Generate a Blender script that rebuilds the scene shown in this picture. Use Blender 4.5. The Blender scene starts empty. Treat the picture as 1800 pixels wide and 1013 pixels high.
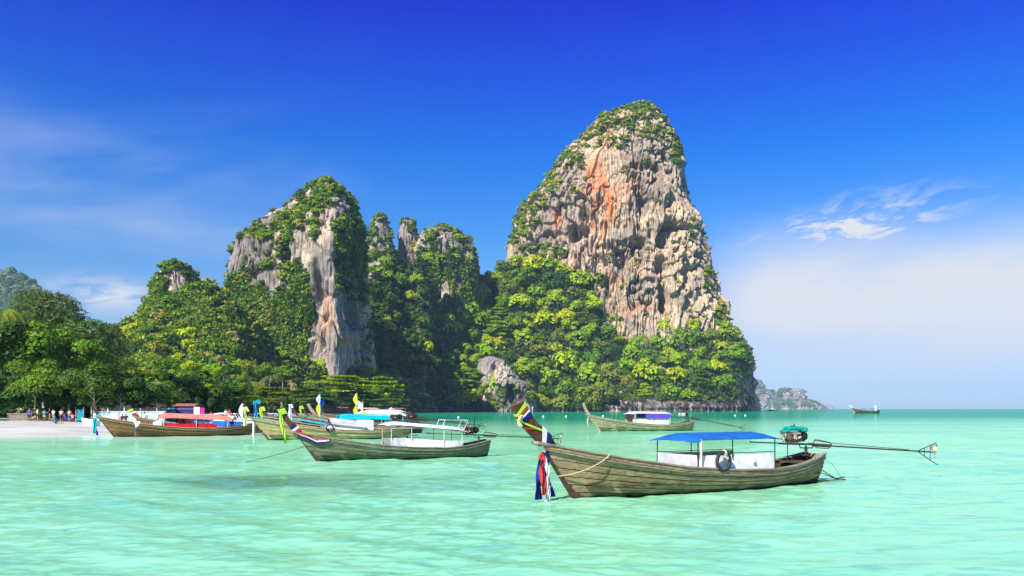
import bpy, math, random
import numpy as np
from mathutils import Vector, Matrix, Euler

R = math.radians
rnd = random.Random(7)
rng = np.random.default_rng(11)
scene = bpy.context.scene
COL = scene.collection
F = 1400.0          # focal length in photo pixels (photo 1800 x 1013)
HOR = 719.0         # horizon row
EYE = 2.5           # camera height above the sea

# ------------------------------------------------------------------ camera
cam = bpy.data.cameras.new('camera')
cam_o = bpy.data.objects.new('camera', cam)
COL.objects.link(cam_o)
scene.camera = cam_o
cam.sensor_width = 36
cam.lens = 36 * F / 1800
cam.shift_y = (HOR - 506.5) / 1800
cam.clip_end = 60000
cam.clip_start = 0.1
cam_o.location = (0, 0, EYE)
cam_o.rotation_euler = (R(90), 0, 0)

# ------------------------------------------------------------------ light
SUN_EL = R(40)
TS = Vector((-.57, -.82, 0)).normalized() * math.cos(SUN_EL)
TS.z = math.sin(SUN_EL)                       # direction towards the sun
sun = bpy.data.lights.new('sun', 'SUN')
sun.energy = 5.0
sun.angle = R(.53)
sun.color = (1.0, .94, .84)
sun_o = bpy.data.objects.new('sun', sun)
sun_o.rotation_euler = TS.to_track_quat('Z', 'Y').to_euler()
sun_o.location = (0, 0, 400)
COL.objects.link(sun_o)

scene.view_settings.view_transform = 'Standard'
scene.view_settings.look = 'None'
scene.view_settings.exposure = 0.9
scene.view_settings.gamma = 1
scene.view_settings.use_curve_mapping = False
scene.cycles.max_bounces = 6
scene.cycles.diffuse_bounces = 3
scene.cycles.glossy_bounces = 3
scene.cycles.transmission_bounces = 4
scene.cycles.transparent_max_bounces = 6
scene.cycles.volume_bounces = 0
scene.cycles.use_denoising = True


# ------------------------------------------------------------------ node helpers
class NT:
    def __init__(s, tree):
        s.t = tree
        s.n = tree.nodes
        s.l = tree.links

    def node(s, kind, **kw):
        n = s.n.new(kind)
        for k, v in kw.items():
            setattr(n, k, v)
        return n

    def link(s, a, b):
        s.l.new(a, b)

    def put(s, sock, v):
        if isinstance(v, bpy.types.NodeSocket):
            s.l.new(v, sock)
        elif v is not None:
            if isinstance(v, (tuple, list)) and len(v) == 3 and sock.type == 'RGBA':
                v = (*v, 1)
            sock.default_value = v

    def math(s, op, a, b=None, c=None, clamp=False):
        n = s.node('ShaderNodeMath', operation=op, use_clamp=clamp)
        s.put(n.inputs[0], a)
        s.put(n.inputs[1], b)
        if c is not None:
            s.put(n.inputs[2], c)
        return n.outputs[0]

    def vmath(s, op, a, b=None):
        n = s.node('ShaderNodeVectorMath', operation=op)
        s.put(n.inputs[0], a)
        if b is not None:
            s.put(n.inputs[1], b)
        return n.outputs[0]

    def scale(s, vec, xyz):
        return s.vmath('MULTIPLY', vec, xyz)

    def noise(s, vec, scale, detail=4, rough=.55, dist=0.0, color=False):
        n = s.node('ShaderNodeTexNoise')
        s.put(n.inputs['Vector'], vec)
        s.put(n.inputs['Scale'], scale)
        s.put(n.inputs['Detail'], detail)
        s.put(n.inputs['Roughness'], rough)
        s.put(n.inputs['Distortion'], dist)
        return n.outputs['Color' if color else 'Fac']

    def ramp(s, fac, stops, interp='LINEAR'):
        n = s.node('ShaderNodeValToRGB')
        cr = n.color_ramp
        cr.interpolation = interp
        while len(cr.elements) < len(stops):
            cr.elements.new(.5)
        for e, (p, c) in zip(cr.elements, stops):
            e.position = p
            e.color = (c, c, c, 1) if not isinstance(c, (tuple, list)) else (*c, 1)
        s.put(n.inputs[0], fac)
        return n.outputs[0]

    def mix(s, fac, a, b, mode='MIX'):
        n = s.node('ShaderNodeMix', data_type='RGBA', blend_type=mode)
        s.put(n.inputs[0], fac)
        s.put(n.inputs[6], a)
        s.put(n.inputs[7], b)
        return n.outputs[2]

    def smooth(s, v, lo, hi):
        n = s.node('ShaderNodeMapRange', interpolation_type='SMOOTHSTEP')
        s.put(n.inputs[0], v)
        n.inputs[1].default_value = lo
        n.inputs[2].default_value = hi
        return n.outputs[0]


# ------------------------------------------------------------------ sky
world = bpy.data.worlds.new('World')
scene.world = world
world.use_nodes = True
W = NT(world.node_tree)
bg = W.n['Background']
bg.inputs[1].default_value = .1
sky = W.node('ShaderNodeTexSky', sky_type='NISHITA')
sky.sun_disc = False
sky.sun_elevation = SUN_EL
sky.sun_rotation = math.atan2(TS.x, TS.y)
sky.air_density = 1
sky.dust_density = .3
sky.ozone_density = 3
tc = W.node('ShaderNodeTexCoord')
sep = W.node('ShaderNodeSeparateXYZ')
W.link(tc.outputs['Generated'], sep.inputs[0])
el = W.math('DIVIDE', W.math('ARCSINE', sep.outputs[2]), math.pi / 2)       # 0 horizon .. 1 zenith
az = W.math('ARCTAN2', sep.outputs[0], sep.outputs[1])                      # radians, + to the right
SKY_STOPS = [
    (0.65, (.85, 1.1, 1.5)), (3.5, (.95, 1.02, 1.28)), (7.8, (.64, 1.0, 1.38)), (12, (.26, .90, 1.58)),
    (17.4, (.02, .70, 1.8)), (22.5, (.0, .35, 1.95)), (27.2, (.0, .13, 1.95)), (40, (.0, .12, 1.8)), (90, (.05, .25, 1.6))]
tint = W.ramp(el, [(a / 90, tuple(v / 2 for v in c)) for a, c in SKY_STOPS])
skyc = W.mix(1, sky.outputs[0], tint, 'MULTIPLY')
skyc = W.vmath('SCALE', skyc)
skyc.node.inputs['Scale'].default_value = 2.0 / 1.92
# clouds: broad veil low on the right, thin wisps above it, a small bank on the left
eld = W.math('MULTIPLY', el, 90)
azd = W.math('MULTIPLY', az, 180 / math.pi)
comb = W.node('ShaderNodeCombineXYZ')
W.put(comb.inputs[0], azd)
W.put(comb.inputs[1], W.math('MULTIPLY', W.math('SUBTRACT', eld, W.math('MULTIPLY', azd, .14)), 3.4))
n1 = W.noise(comb.outputs[0], .24, 9, .66, .9)
n2 = W.noise(comb.outputs[0], .05, 4, .5, .3)


def bump(v, c, w):
    d = W.math('DIVIDE', W.math('SUBTRACT', v, c), w)
    return W.math('POWER', 2.718, W.math('MULTIPLY', W.math('MULTIPLY', d, d), -1))


veil = W.math('MULTIPLY', bump(W.math('ADD', eld, W.math('MULTIPLY', W.math('SUBTRACT', n2, .5), 5)), 6.9, 3.5),
              W.smooth(azd, 10, 19))
veil = W.math('MULTIPLY', veil, W.math('ADD', W.math('MULTIPLY', n1, .4), .95), clamp=True)
# wisp band follows a slanting line: el = 11.6 + .12*(az-20)
line = W.math('SUBTRACT', eld, W.math('ADD', W.math('MULTIPLY', W.math('SUBTRACT', azd, 22), .12), 11.7))
wisp = W.math('MULTIPLY', bump(line, 0, 1.5), bump(azd, 22.4, 5.6))
wisp = W.math('MULTIPLY', wisp, W.smooth(n1, .41, .64))
wisp = W.math('MULTIPLY', wisp, 1.45, clamp=True)
wl = W.math('MULTIPLY', bump(eld, 7.3, 1.0), bump(azd, -27.0, 3.0))
wl = W.math('MULTIPLY', wl, W.smooth(n1, .35, .6), clamp=True)
high = W.math('MULTIPLY', W.smooth(n2, .42, .8), W.math('MULTIPLY', bump(eld, 13, 4.5), W.smooth(azd, -2, -26)), clamp=True)
high = W.math('MULTIPLY', high, .45)
cl = W.math('MAXIMUM', veil, W.math('MAXIMUM', wisp, W.math('MAXIMUM', wl, high)))
skyc = W.mix(cl, skyc, (4.35, 4.4, 4.65))
W.link(skyc, bg.inputs[0])


# ------------------------------------------------------------------ noise in numpy
def _hash(ix, iy, iz, seed):
    h = (ix.astype(np.int64) * 374761393 + iy.astype(np.int64) * 668265263 + iz.astype(np.int64) * 2147483647
         + seed * 1274126177) & 0xffffffff
    h = ((h ^ (h >> 13)) * 1274126177) & 0xffffffff
    h = (h ^ (h >> 16)) & 0xffffffff
    return h.astype(np.float64) / 2147483647.5 - 1


def vnoise(x, y, z, seed=0):
    x, y, z = np.broadcast_arrays(x, y, z)
    ix, iy, iz = np.floor(x), np.floor(y), np.floor(z)
    fx, fy, fz = x - ix, y - iy, z - iz
    ux, uy, uz = (f * f * f * (f * (f * 6 - 15) + 10) for f in (fx, fy, fz))
    out = 0
    for a in (0, 1):
        for b in (0, 1):
            for c in (0, 1):
                wgt = (ux if a else 1 - ux) * (uy if b else 1 - uy) * (uz if c else 1 - uz)
                out = out + wgt * _hash(ix + a, iy + b, iz + c, seed)
    return out


def fbm(x, y, z, oct=4, seed=0, gain=.5, lac=2.03):
    s, a, t = 0, 1, 0
    for i in range(oct):
        s = s + a * vnoise(x, y, z, seed + i * 17)
        t += a
        a *= gain
        x, y, z = x * lac, y * lac, z * lac
    return s / t


def ridged(x, y, z, oct=3, seed=0):
    s, a, t = 0, 1, 0
    for i in range(oct):
        s = s + a * (1 - 2 * np.abs(vnoise(x, y, z, seed + i * 13)))
        t += a
        a *= .5
        x, y, z = x * 2.1, y * 2.1, z * 2.1
    return s / t


def sstep(a, b, x):
    t = np.clip((x - a) / (b - a), 0, 1)
    return t * t * (3 - 2 * t)


# ------------------------------------------------------------------ object helpers
def tag(o, label=None, cat=None, group=None, kind=None):
    if label:
        o['label'] = label
    if cat:
        o['category'] = cat
    if group:
        o['group'] = group
    if kind:
        o['kind'] = kind
    return o


def empty(name, loc=(0, 0, 0), rz=0, scale=1):
    o = bpy.data.objects.new(name, None)
    o.location = loc
    o.rotation_euler = (0, 0, rz)
    o.scale = (scale,) * 3 if not isinstance(scale, (tuple, list)) else scale
    o.empty_display_size = .2
    COL.objects.link(o)
    return o


def link_mesh(name, me, parent=None):
    o = bpy.data.objects.new(name, me)
    COL.objects.link(o)
    if parent:
        o.parent = parent
    return o


def np_mesh(name, V, Fq, mat=None, smooth=False, attrs=None):
    """V (n,3) array, Fq (m,k) int array (all faces the same size)"""
    V = np.asarray(V, np.float32)
    Fq = np.asarray(Fq, np.int32)
    me = bpy.data.meshes.new(name)
    k = Fq.shape[1]
    me.vertices.add(len(V))
    me.vertices.foreach_set('co', V.ravel())
    me.loops.add(Fq.size)
    me.loops.foreach_set('vertex_index', Fq.ravel())
    me.polygons.add(len(Fq))
    me.polygons.foreach_set('loop_start', np.arange(0, Fq.size, k, dtype=np.int32))
    if smooth:
        me.polygons.foreach_set('use_smooth', np.ones(len(Fq), bool))
    if mat:
        me.materials.append(mat)
    me.update(calc_edges=True)
    for an, av in (attrs or {}).items():
        av = np.asarray(av, np.float32)
        if av.ndim == 1:
            at = me.attributes.new(an, 'FLOAT', 'POINT')
            at.data.foreach_set('value', av)
        else:
            at = me.attributes.new(an, 'FLOAT_VECTOR', 'POINT')
            at.data.foreach_set('vector', av.ravel())
    return me


def grid_faces(nu, nv, wrap_u=False):
    """vertex index = j*nu+i"""
    i = np.arange(nu if wrap_u else nu - 1)
    j = np.arange(nv - 1)
    I, J = np.meshgrid(i, j)
    I2 = (I + 1) % nu
    return np.stack([J * nu + I, J * nu + I2, (J + 1) * nu + I2, (J + 1) * nu + I], -1).reshape(-1, 4)


class MB:
    """collects faces of any size, then becomes ONE mesh object"""

    def __init__(s):
        s.v = []
        s.f = []
        s.m = []
        s.mi = 0

    def add(s, V, Fs):
        b = len(s.v)
        s.v += [tuple(p) for p in V]
        s.f += [tuple(b + i for i in f) for f in Fs]
        s.m += [s.mi] * len(Fs)
        return s

    def box(s, c, size, rot=None, bev=0.0):
        x, y, z = (q / 2 for q in size)
        if bev > 0:
            # chamfered box: three nested rings
            b = min(bev, x * .9, y * .9, z * .9)
            rings = [(-z, x - b, y - b), (-z + b, x, y), (z - b, x, y), (z, x - b, y - b)]
            V = []
            for zz, xx, yy in rings:
                for px, py in ((-xx + b, -yy), (xx - b, -yy), (xx, -yy + b), (xx, yy - b), (xx - b, yy), (-xx + b, yy), (-xx, yy - b), (-xx, -yy + b)):
                    V.append((px, py, zz))
            Fs = [tuple(range(7, -1, -1)), tuple(range(24, 32))]
            for r in range(3):
                for k in range(8):
                    Fs.append((r * 8 + k, r * 8 + (k + 1) % 8, (r + 1) * 8 + (k + 1) % 8, (r + 1) * 8 + k))
        else:
            V = [(a, bb, cc) for cc in (-z, z) for bb in (-y, y) for a in (-x, x)]
            Fs = [(0, 2, 3, 1), (4, 5, 7, 6), (0, 1, 5, 4), (2, 6, 7, 3), (0, 4, 6, 2), (1, 3, 7, 5)]
        m = Matrix.Translation(c) @ (Euler(rot).to_matrix().to_4x4() if rot else Matrix())
        return s.add([m @ Vector(p) for p in V], Fs)

    def tube(s, pts, r, n=8, closed=False, caps=True):
        pts = [Vector(p) for p in pts]
        rs = r if isinstance(r, (list, tuple)) else [r] * len(pts)
        V = []
        N = len(pts)
        ref = None
        for i, p in enumerate(pts):
            if closed:
                t = pts[(i + 1) % N] - pts[i - 1]
            else:
                t = pts[min(i + 1, N - 1)] - pts[max(i - 1, 0)]
            t = t.normalized() if t.length > 1e-9 else Vector((0, 0, 1))
            if ref is None:
                ref = Vector((0, 0, 1)) if abs(t.z) < .9 else Vector((1, 0, 0))
            u = t.cross(ref)
            u = u.normalized() if u.length > 1e-6 else t.orthogonal().normalized()
            w = t.cross(u).normalized()
            ref = -w if False else ref
            for k in range(n):
                a = 2 * math.pi * k / n
                V.append(p + (u * math.cos(a) + w * math.sin(a)) * rs[i])
        Fs = []
        for i in range(N if closed else N - 1):
            for k in range(n):
                a, b = i * n + k, i * n + (k + 1) % n
                j = (i + 1) % N
                Fs.append((a, b, j * n + (k + 1) % n, j * n + k))
        if caps and not closed:
            Fs.append(tuple(range(n - 1, -1, -1)))
            Fs.append(tuple((N - 1) * n + k for k in range(n)))
        return s.add(V, Fs)

    def cyl(s, a, b, r, n=14):
        return s.tube([a, b], r, n)

    def torus(s, c, Rr, r, rot=None, nR=28, nr=10, arc=1.0):
        m = Matrix.Translation(c) @ (Euler(rot).to_matrix().to_4x4() if rot else Matrix())
        pts = [m @ Vector((Rr * math.cos(2 * math.pi * i / nR), Rr * math.sin(2 * math.pi * i / nR), 0)) for i in range(nR)]
        nrm = (m.to_3x3() @ Vector((0, 0, 1))).normalized()
        V, Fs = [], []
        cc = Vector(c)
        for p in pts:
            u = (p - cc).normalized()
            for k in range(nr):
                a = 2 * math.pi * k / nr
                V.append(p + (u * math.cos(a) + nrm * math.sin(a)) * r)
        for i in range(nR):
            j = (i + 1) % nR
            for k in range(nr):
                Fs.append((i * nr + k, i * nr + (k + 1) % nr, j * nr + (k + 1) % nr, j * nr + k))
        return s.add(V, Fs)

    def sheet(s, rows, th=0.0, up=(0, 0, 1)):
        """rows: list of lists of points; optional thickness"""
        nv, nu = len(rows), len(rows[0])
        V = [Vector(p) for r in rows for p in r]
        Fs = [(j * nu + i, j * nu + i + 1, (j + 1) * nu + i + 1, (j + 1) * nu + i) for j in range(nv - 1) for i in range(nu - 1)]
        if th:
            d = Vector(up).normalized() * th
            n0 = len(V)
            V = V + [p - d for p in V]
            Fs = Fs + [tuple(reversed([q + n0 for q in f])) for f in Fs]
            rim = [i for i in range(nu)] + [j * nu + nu - 1 for j in range(1, nv)] + [(nv - 1) * nu + i for i in range(nu - 2, -1, -1)] + [j * nu for j in range(nv - 2, 0, -1)]
            for a, b in zip(rim, rim[1:] + rim[:1]):
                Fs.append((b, a, a + n0, b + n0))
        return s.add(V, Fs)

    def build(s, name, mats, parent=None, smooth=False, label=None):
        me = bpy.data.meshes.new(name)
        me.from_pydata(s.v, [], s.f)
        for m in (mats if isinstance(mats, (list, tuple)) else [mats]):
            me.materials.append(m)
        me.polygons.foreach_set('material_index', s.m)
        if smooth:
            me.polygons.foreach_set('use_smooth', [True] * len(s.f))
            try:
                me.set_sharp_from_angle(angle=R(40))
            except Exception:
                pass
        me.update()
        o = link_mesh(name, me, parent)
        if label:
            o['label'] = label
        return o


def X(px, d):
    return (px - 900) / F * d


def Z(py, d):
    return EYE + (HOR - py) / F * d


def ground(px, py):
    d = F * EYE / (py - HOR)
    return (X(px, d), d, 0.0)


# ------------------------------------------------------------------ materials
MATS = {}


def new_mat(name):
    m = bpy.data.materials.new(name)
    m.use_nodes = True
    t = NT(m.node_tree)
    b = t.n['Principled BSDF']
    MATS[name] = m
    return m, t, b


def simple(name, col, rough=.6, metal=0.0, var=.25, scale=6, spec=.4, bumpk=0.0, stretch=(1, 1, 1)):
    m, t, b = new_mat(name)
    tcn = t.node('ShaderNodeTexCoord')
    v = t.scale(tcn.outputs['Object'], stretch)
    n = t.noise(v, scale, 5, .6)
    c = t.mix(t.smooth(n, .3, .75), tuple(q * (1 + var * .4) for q in col), tuple(q * (1 - var) for q in col))
    t.put(b.inputs['Base Color'], c)
    t.put(b.inputs['Roughness'], t.math('ADD', t.math('MULTIPLY', n, .2), rough - .1))
    b.inputs['Metallic'].default_value = metal
    b.inputs['Specular IOR Level'].default_value = spec
    if bumpk:
        bp = t.node('ShaderNodeBump')
        bp.inputs['Strength'].default_value = bumpk
        bp.inputs['Distance'].default_value = .02
        t.put(bp.inputs['Height'], n)
        t.link(bp.outputs[0], b.inputs['Normal'])
    return m


def wood(name, base, dark, algae=None, algae_z=.3, moss=.3):
    m, t, b = new_mat(name)
    tcn = t.node('ShaderNodeTexCoord')
    oi = t.node('ShaderNodeObjectInfo')
    off = t.node('ShaderNodeCombineXYZ')
    t.put(off.inputs[1], t.math('MULTIPLY', oi.outputs['Random'], 37))
    v0 = t.vmath('ADD', tcn.outputs['Object'], off.outputs[0])
    grain = t.noise(t.scale(v0, (1.2, 9, 26)), 1.6, 6, .65, .3)
    blot = t.noise(t.scale(v0, (.8, 1, 1.6)), 1.5, 4, .6)
    fine = t.noise(t.scale(v0, (6, 30, 60)), 2, 3, .6)
    c = t.mix(t.smooth(grain, .34, .68), base, dark)
    c = t.mix(t.math('MULTIPLY', t.smooth(blot, .5, .75), .6), c, tuple(q * 1.45 for q in base))
    c = t.mix(t.math('MULTIPLY', t.smooth(fine, .5, .7), .35), c, tuple(q * .45 for q in dark))
    c = t.mix(t.math('MULTIPLY', oi.outputs['Random'], .28), c, tuple(q * .55 for q in base))
    # dark run-off streaks with their own shape
    st = t.noise(t.scale(v0, (5, 5, .7)), 1.5, 4, .7)
    c = t.mix(t.math('MULTIPLY', t.smooth(st, .60, .72), .65), c, tuple(q * .3 for q in dark))
    if algae:
        sp = t.node('ShaderNodeSeparateXYZ')
        t.link(tcn.outputs['Object'], sp.inputs[0])
        zz = t.math('ADD', sp.outputs[2], t.math('MULTIPLY', t.math('SUBTRACT', blot, .5), .35))
        k = t.smooth(zz, algae_z + .14, algae_z - .14)
        c = t.mix(t.math('MULTIPLY', k, .8), c, algae)
        k2 = t.smooth(zz, .13, .02)
        c = t.mix(k2, c, (.012, .008, .006))
        c = t.mix(t.math('MULTIPLY', t.smooth(t.noise(v0, 2.2, 5, .6), .48, .66), moss), c, (algae[0] * 1.3, algae[1] * 1.2, algae[2]))
    t.put(b.inputs['Base Color'], c)
    b.inputs['Roughness'].default_value = .8
    b.inputs['Specular IOR Level'].default_value = .25
    bp = t.node('ShaderNodeBump')
    bp.inputs['Strength'].default_value = .5
    bp.inputs['Distance'].default_value = .015
    t.put(bp.inputs['Height'], grain)
    t.link(bp.outputs[0], b.inputs['Normal'])
    return m


M_wood = wood('weathered_olive_planks', (.40, .295, .155), (.12, .08, .045), (.06, .085, .03), .16, .22)
M_wood_green = wood('grey_green_planks', (.20, .22, .13), (.07, .085, .05), (.05, .085, .04), .3, .5)
M_wood_yellow = wood('yellowed_planks', (.50, .44, .20), (.24, .18, .07), (.24, .24, .07), .1, .25)
M_wood_brown = wood('brown_planks', (.24, .155, .06), (.09, .05, .02), (.09, .09, .02), .1, .25)
M_wood_pale = wood('pale_planks', (.36, .38, .22), (.14, .12, .06), (.2, .26, .1), .3, .4)
M_wood_red = wood('dark_red_planks', (.09, .03, .025), (.03, .012, .01), (.03, .03, .015), .1, .2)
M_prow = wood('prow_timber', (.13, .06, .035), (.04, .02, .014))
M_prow_pale = wood('pale_prow_timber', (.45, .36, .22), (.24, .17, .1))
M_rail = wood('rail_timber', (.36, .31, .23), (.12, .09, .055))
M_dark = wood('inner_timber', (.10, .075, .05), (.03, .022, .016))
M_steel = simple('rusty_pipe', (.06, .035, .025), .6, .3, .5, 12)
M_steel_dark = simple('dark_iron', (.03, .028, .026), .5, .5, .4, 14)
M_pipe_pale = simple('pale_painted_pipe', (.62, .56, .50), .5, 0, .3, 10)
M_engine = simple('oily_engine_metal', (.16, .13, .10), .45, .6, .8, 26)
M_engine_red = simple('red_brown_engine', (.09, .02, .015), .5, .3, .5, 20)
M_alu = simple('pale_engine_castings', (.55, .48, .38), .4, .6, .5, 18)
M_teal = simple('teal_engine_cover', (.0, .27, .21), .4, 0, .2, 8)
M_rubber = simple('black_rubber', (.02, .022, .024), .7, 0, .3, 20)
M_rope = simple('pale_rope', (.55, .46, .3), .9, 0, .3, 40)
M_brass = simple('bronze_propeller', (.42, .40, .20), .35, .6, .4, 12)


def cloth(name, col, col2=None, transl=.0, stripes=None, var=.12):
    m, t, b = new_mat(name)
    tcn = t.node('ShaderNodeTexCoord')
    n = t.noise(tcn.outputs['Object'], 2.5, 5, .6)
    c = t.mix(t.smooth(n, .3, .8), col, col2 or tuple(q * (1 - var) for q in col))
    t.put(b.inputs['Base Color'], c)
    b.inputs['Roughness'].default_value = .75
    b.inputs['Specular IOR Level'].default_value = .2
    bp = t.node('ShaderNodeBump')
    bp.inputs['Strength'].default_value = .25
    bp.inputs['Distance'].default_value = .02
    t.put(bp.inputs['Height'], t.noise(t.scale(tcn.outputs['Object'], (1.5, 1.5, 3)), 2.2, 4, .5, 1.0))
    t.link(bp.outputs[0], b.inputs['Normal'])
    if transl:
        tr = t.node('ShaderNodeBsdfTranslucent')
        t.put(tr.inputs[0], c)
        mx = t.node('ShaderNodeMixShader')
        mx.inputs[0].default_value = transl
        t.link(b.outputs[0], mx.inputs[1])
        t.link(tr.outputs[0], mx.inputs[2])
        t.link(mx.outputs[0], t.n['Material Output'].inputs[0])
    return m


C_blue = cloth('blue_tarpaulin', (.01, .15, .48), (.01, .075, .25), .1)
C_white = cloth('white_tarpaulin', (.84, .83, .81), (.50, .50, .49), .1)
C_grey = cloth('grey_plastic_sheet', (.42, .43, .47), (.68, .69, .71), .15)
C_skyb = cloth('light_blue_tarpaulin', (.0, .55, .80), None, .15)
C_mid = cloth('mid_blue_tarpaulin', (.01, .17, .62), None, .1)
C_pink = cloth('faded_red_tarpaulin', (.78, .22, .18), (.85, .38, .30), .15)
C_red = cloth('red_panel_cloth', (.50, .008, .015), None, .05)
C_navy = cloth('navy_cloth', (.005, .012, .12), (.01, .03, .30), .1)
C_purple = cloth('purple_cloth', (.13, .06, .55), None, .1)
C_lime = cloth('lime_ribbon', (.50, .82, .07), None, .2)
C_yellow = cloth('yellow_ribbon', (.85, .75, .03), None, .2)
C_paleyel = cloth('pale_yellow_ribbon', (.82, .84, .35), None, .2)
C_cyan = cloth('cyan_ribbon', (.01, .42, .70), None, .2)
C_tealr = cloth('turquoise_ribbon', (.0, .62, .60), None, .2)
C_magenta = cloth('magenta_cloth', (.80, .04, .32), None, .15)
C_redrib = cloth('red_ribbon', (.55, .03, .03), (.4, .06, .04), .1)
C_tan = cloth('tan_awning', (.70, .48, .24), None, .1)
P_white = simple('white_gelcoat', (.80, .80, .80), .3, 0, .08, 3)
P_blue = simple('blue_boat_paint', (.02, .2, .55), .35, 0, .15, 4)
P_cyan = simple('cyan_boat_paint', (.01, .38, .50), .4, 0, .2, 4)
P_glass = simple('tinted_screen', (.02, .05, .04), .15, 0, .1, 3)


# ------------------------------------------------------------------ rock material
def rock_mat(name, pal, orange=.0, green=.25):
    m, t, b = new_mat(name)
    geo = t.node('ShaderNodeNewGeometry')
    pos = geo.outputs['Position']
    streak = t.noise(t.scale(pos, (.17, .17, .013)), 1, 8, .68, .3)
    streak2 = t.noise(t.scale(pos, (.75, .75, .07)), 1, 5, .6, .3)
    blot = t.noise(t.scale(pos, (.028, .028, .02)), 1, 6, .6, .5)
    fine = t.noise(pos, .9, 5, .7)
    light, mid, dark = pal
    c = t.mix(t.smooth(blot, .43, .56), mid, light)
    c = t.mix(t.math('MULTIPLY', t.smooth(streak, .44, .60), .85), c, mid)
    c = t.mix(t.math('MULTIPLY', t.smooth(streak2, .50, .62), .8), c, dark)
    c = t.mix(t.math('MULTIPLY', t.smooth(fine, .52, .75), .45), c, tuple(q * .7 for q in dark))
    at = t.node('ShaderNodeAttribute', attribute_name='stain_tone')
    sx = t.node('ShaderNodeSeparateXYZ')
    t.link(at.outputs['Vector'], sx.inputs[0])
    # iron staining, then lichen / plants rooted in it
    k = t.math('MULTIPLY', sx.outputs[0], t.smooth(t.noise(t.scale(pos, (.12, .12, .03)), 1, 6, .65), .40, .60), clamp=True)
    c = t.mix(k, c, (.60, .20, .055))
    kg = t.math('MULTIPLY', sx.outputs[1], t.smooth(t.noise(pos, .2, 6, .65), .42, .58), clamp=True)
    c = t.mix(kg, c, (.045, .065, .012))
    kd = t.math('MULTIPLY', sx.outputs[2], t.smooth(t.noise(t.scale(pos, (.3, .3, .04)), 1, 6, .65), .35, .60), clamp=True)  # darker patches, mostly over caves and at the slope foot
    c = t.mix(kd, c, tuple(q * .42 for q in dark))
    t.put(b.inputs['Base Color'], c)
    b.inputs['Roughness'].default_value = .9
    b.inputs['Specular IOR Level'].default_value = .15
    bp = t.node('ShaderNodeBump')
    bp.inputs['Strength'].default_value = .8
    bp.inputs['Distance'].default_value = 1.0
    h = t.math('ADD', streak2, t.math('MULTIPLY', fine, .8))
    t.put(bp.inputs['Height'], h)
    t.link(bp.outputs[0], b.inputs['Normal'])
    return m


M_rock = rock_mat('cream_limestone', ((.62, .46, .285), (.34, .275, .20), (.06, .052, .045)))
M_rock_grey = rock_mat('grey_limestone', ((.52, .43, .31), (.25, .225, .195), (.055, .05, .045)))
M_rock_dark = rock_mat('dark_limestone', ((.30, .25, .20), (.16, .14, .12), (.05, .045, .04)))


# ------------------------------------------------------------------ foliage
def leaf_mat(name, tint=(1, 1, 1), rand=False):
    m, t, b = new_mat(name)
    oi = t.node('ShaderNodeObjectInfo')
    geo = t.node('ShaderNodeNewGeometry')
    isl = geo.outputs['Random Per Island']
    if rand:
        c = t.ramp(oi.outputs['Random'], [(0, (.03, .08, .008)), (.3, (.07, .155, .008)), (.55, (.13, .24, .008)), (.8, (.22, .31, .010)), (1, (.28, .28, .03))])
    else:
        c = oi.outputs['Color']
    hsv = t.node('ShaderNodeHueSaturation')
    t.put(hsv.inputs['Color'], c)
    t.put(hsv.inputs['Hue'], t.math('ADD', t.math('MULTIPLY', isl, .05), .475))
    t.put(hsv.inputs['Value'], t.math('ADD', t.math('MULTIPLY', isl, .8), .62))
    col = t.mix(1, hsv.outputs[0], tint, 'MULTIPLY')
    t.put(b.inputs['Base Color'], col)
    b.inputs['Roughness'].default_value = .55
    b.inputs['Specular IOR Level'].default_value = .25
    tr = t.node('ShaderNodeBsdfTranslucent')
    t.put(tr.inputs[0], t.mix(1, col, (1.3, 1.25, .5), 'MULTIPLY'))
    mx = t.node('ShaderNodeMixShader')
    mx.inputs[0].default_value = .28
    t.link(b.outputs[0], mx.inputs[1])
    t.link(tr.outputs[0], mx.inputs[2])
    t.link(mx.outputs[0], t.n['Material Output'].inputs[0])
    return m


M_leaf = leaf_mat('leaves')
M_leaf_r = leaf_mat('wild_leaves', rand=True)
M_bark = simple('bark', (.22, .17, .12), .9, 0, .5, 8, .1, .5, (1, 1, .3))
M_bark_pale = simple('pale_bark', (.42, .38, .32), .9, 0, .4, 8, .1, .5, (1, 1, .3))


def quads_mesh(name, C, Nn, S, mat, elong=1.5, fold=.25, seed=0):
    """leaf-sized bent quads: centres, normals, sizes"""
    g = np.random.default_rng(seed)
    n = len(C)
    Nn = Nn / (np.linalg.norm(Nn, axis=1, keepdims=True) + 1e-9)
    r = g.normal(size=(n, 3))
    U = np.cross(Nn, r)
    U /= np.linalg.norm(U, axis=1, keepdims=True) + 1e-9
    Vv = np.cross(Nn, U)
    S = np.asarray(S)[:, None]
    a = C - U * S * elong * .5
    b_ = C + Vv * S * .5 - Nn * S * fold * .5
    c = C + U * S * elong * .5
    d = C - Vv * S * .5 - Nn * S * fold * .5
    V = np.stack([a, b_, c, d], 1).reshape(-1, 3)
    Fq = np.arange(n * 4).reshape(-1, 4)
    return np_mesh(name, V, Fq, mat)


def rand_dirs(g, n):
    v = g.normal(size=(n, 3))
    return v / np.linalg.norm(v, axis=1, keepdims=True)


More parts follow.
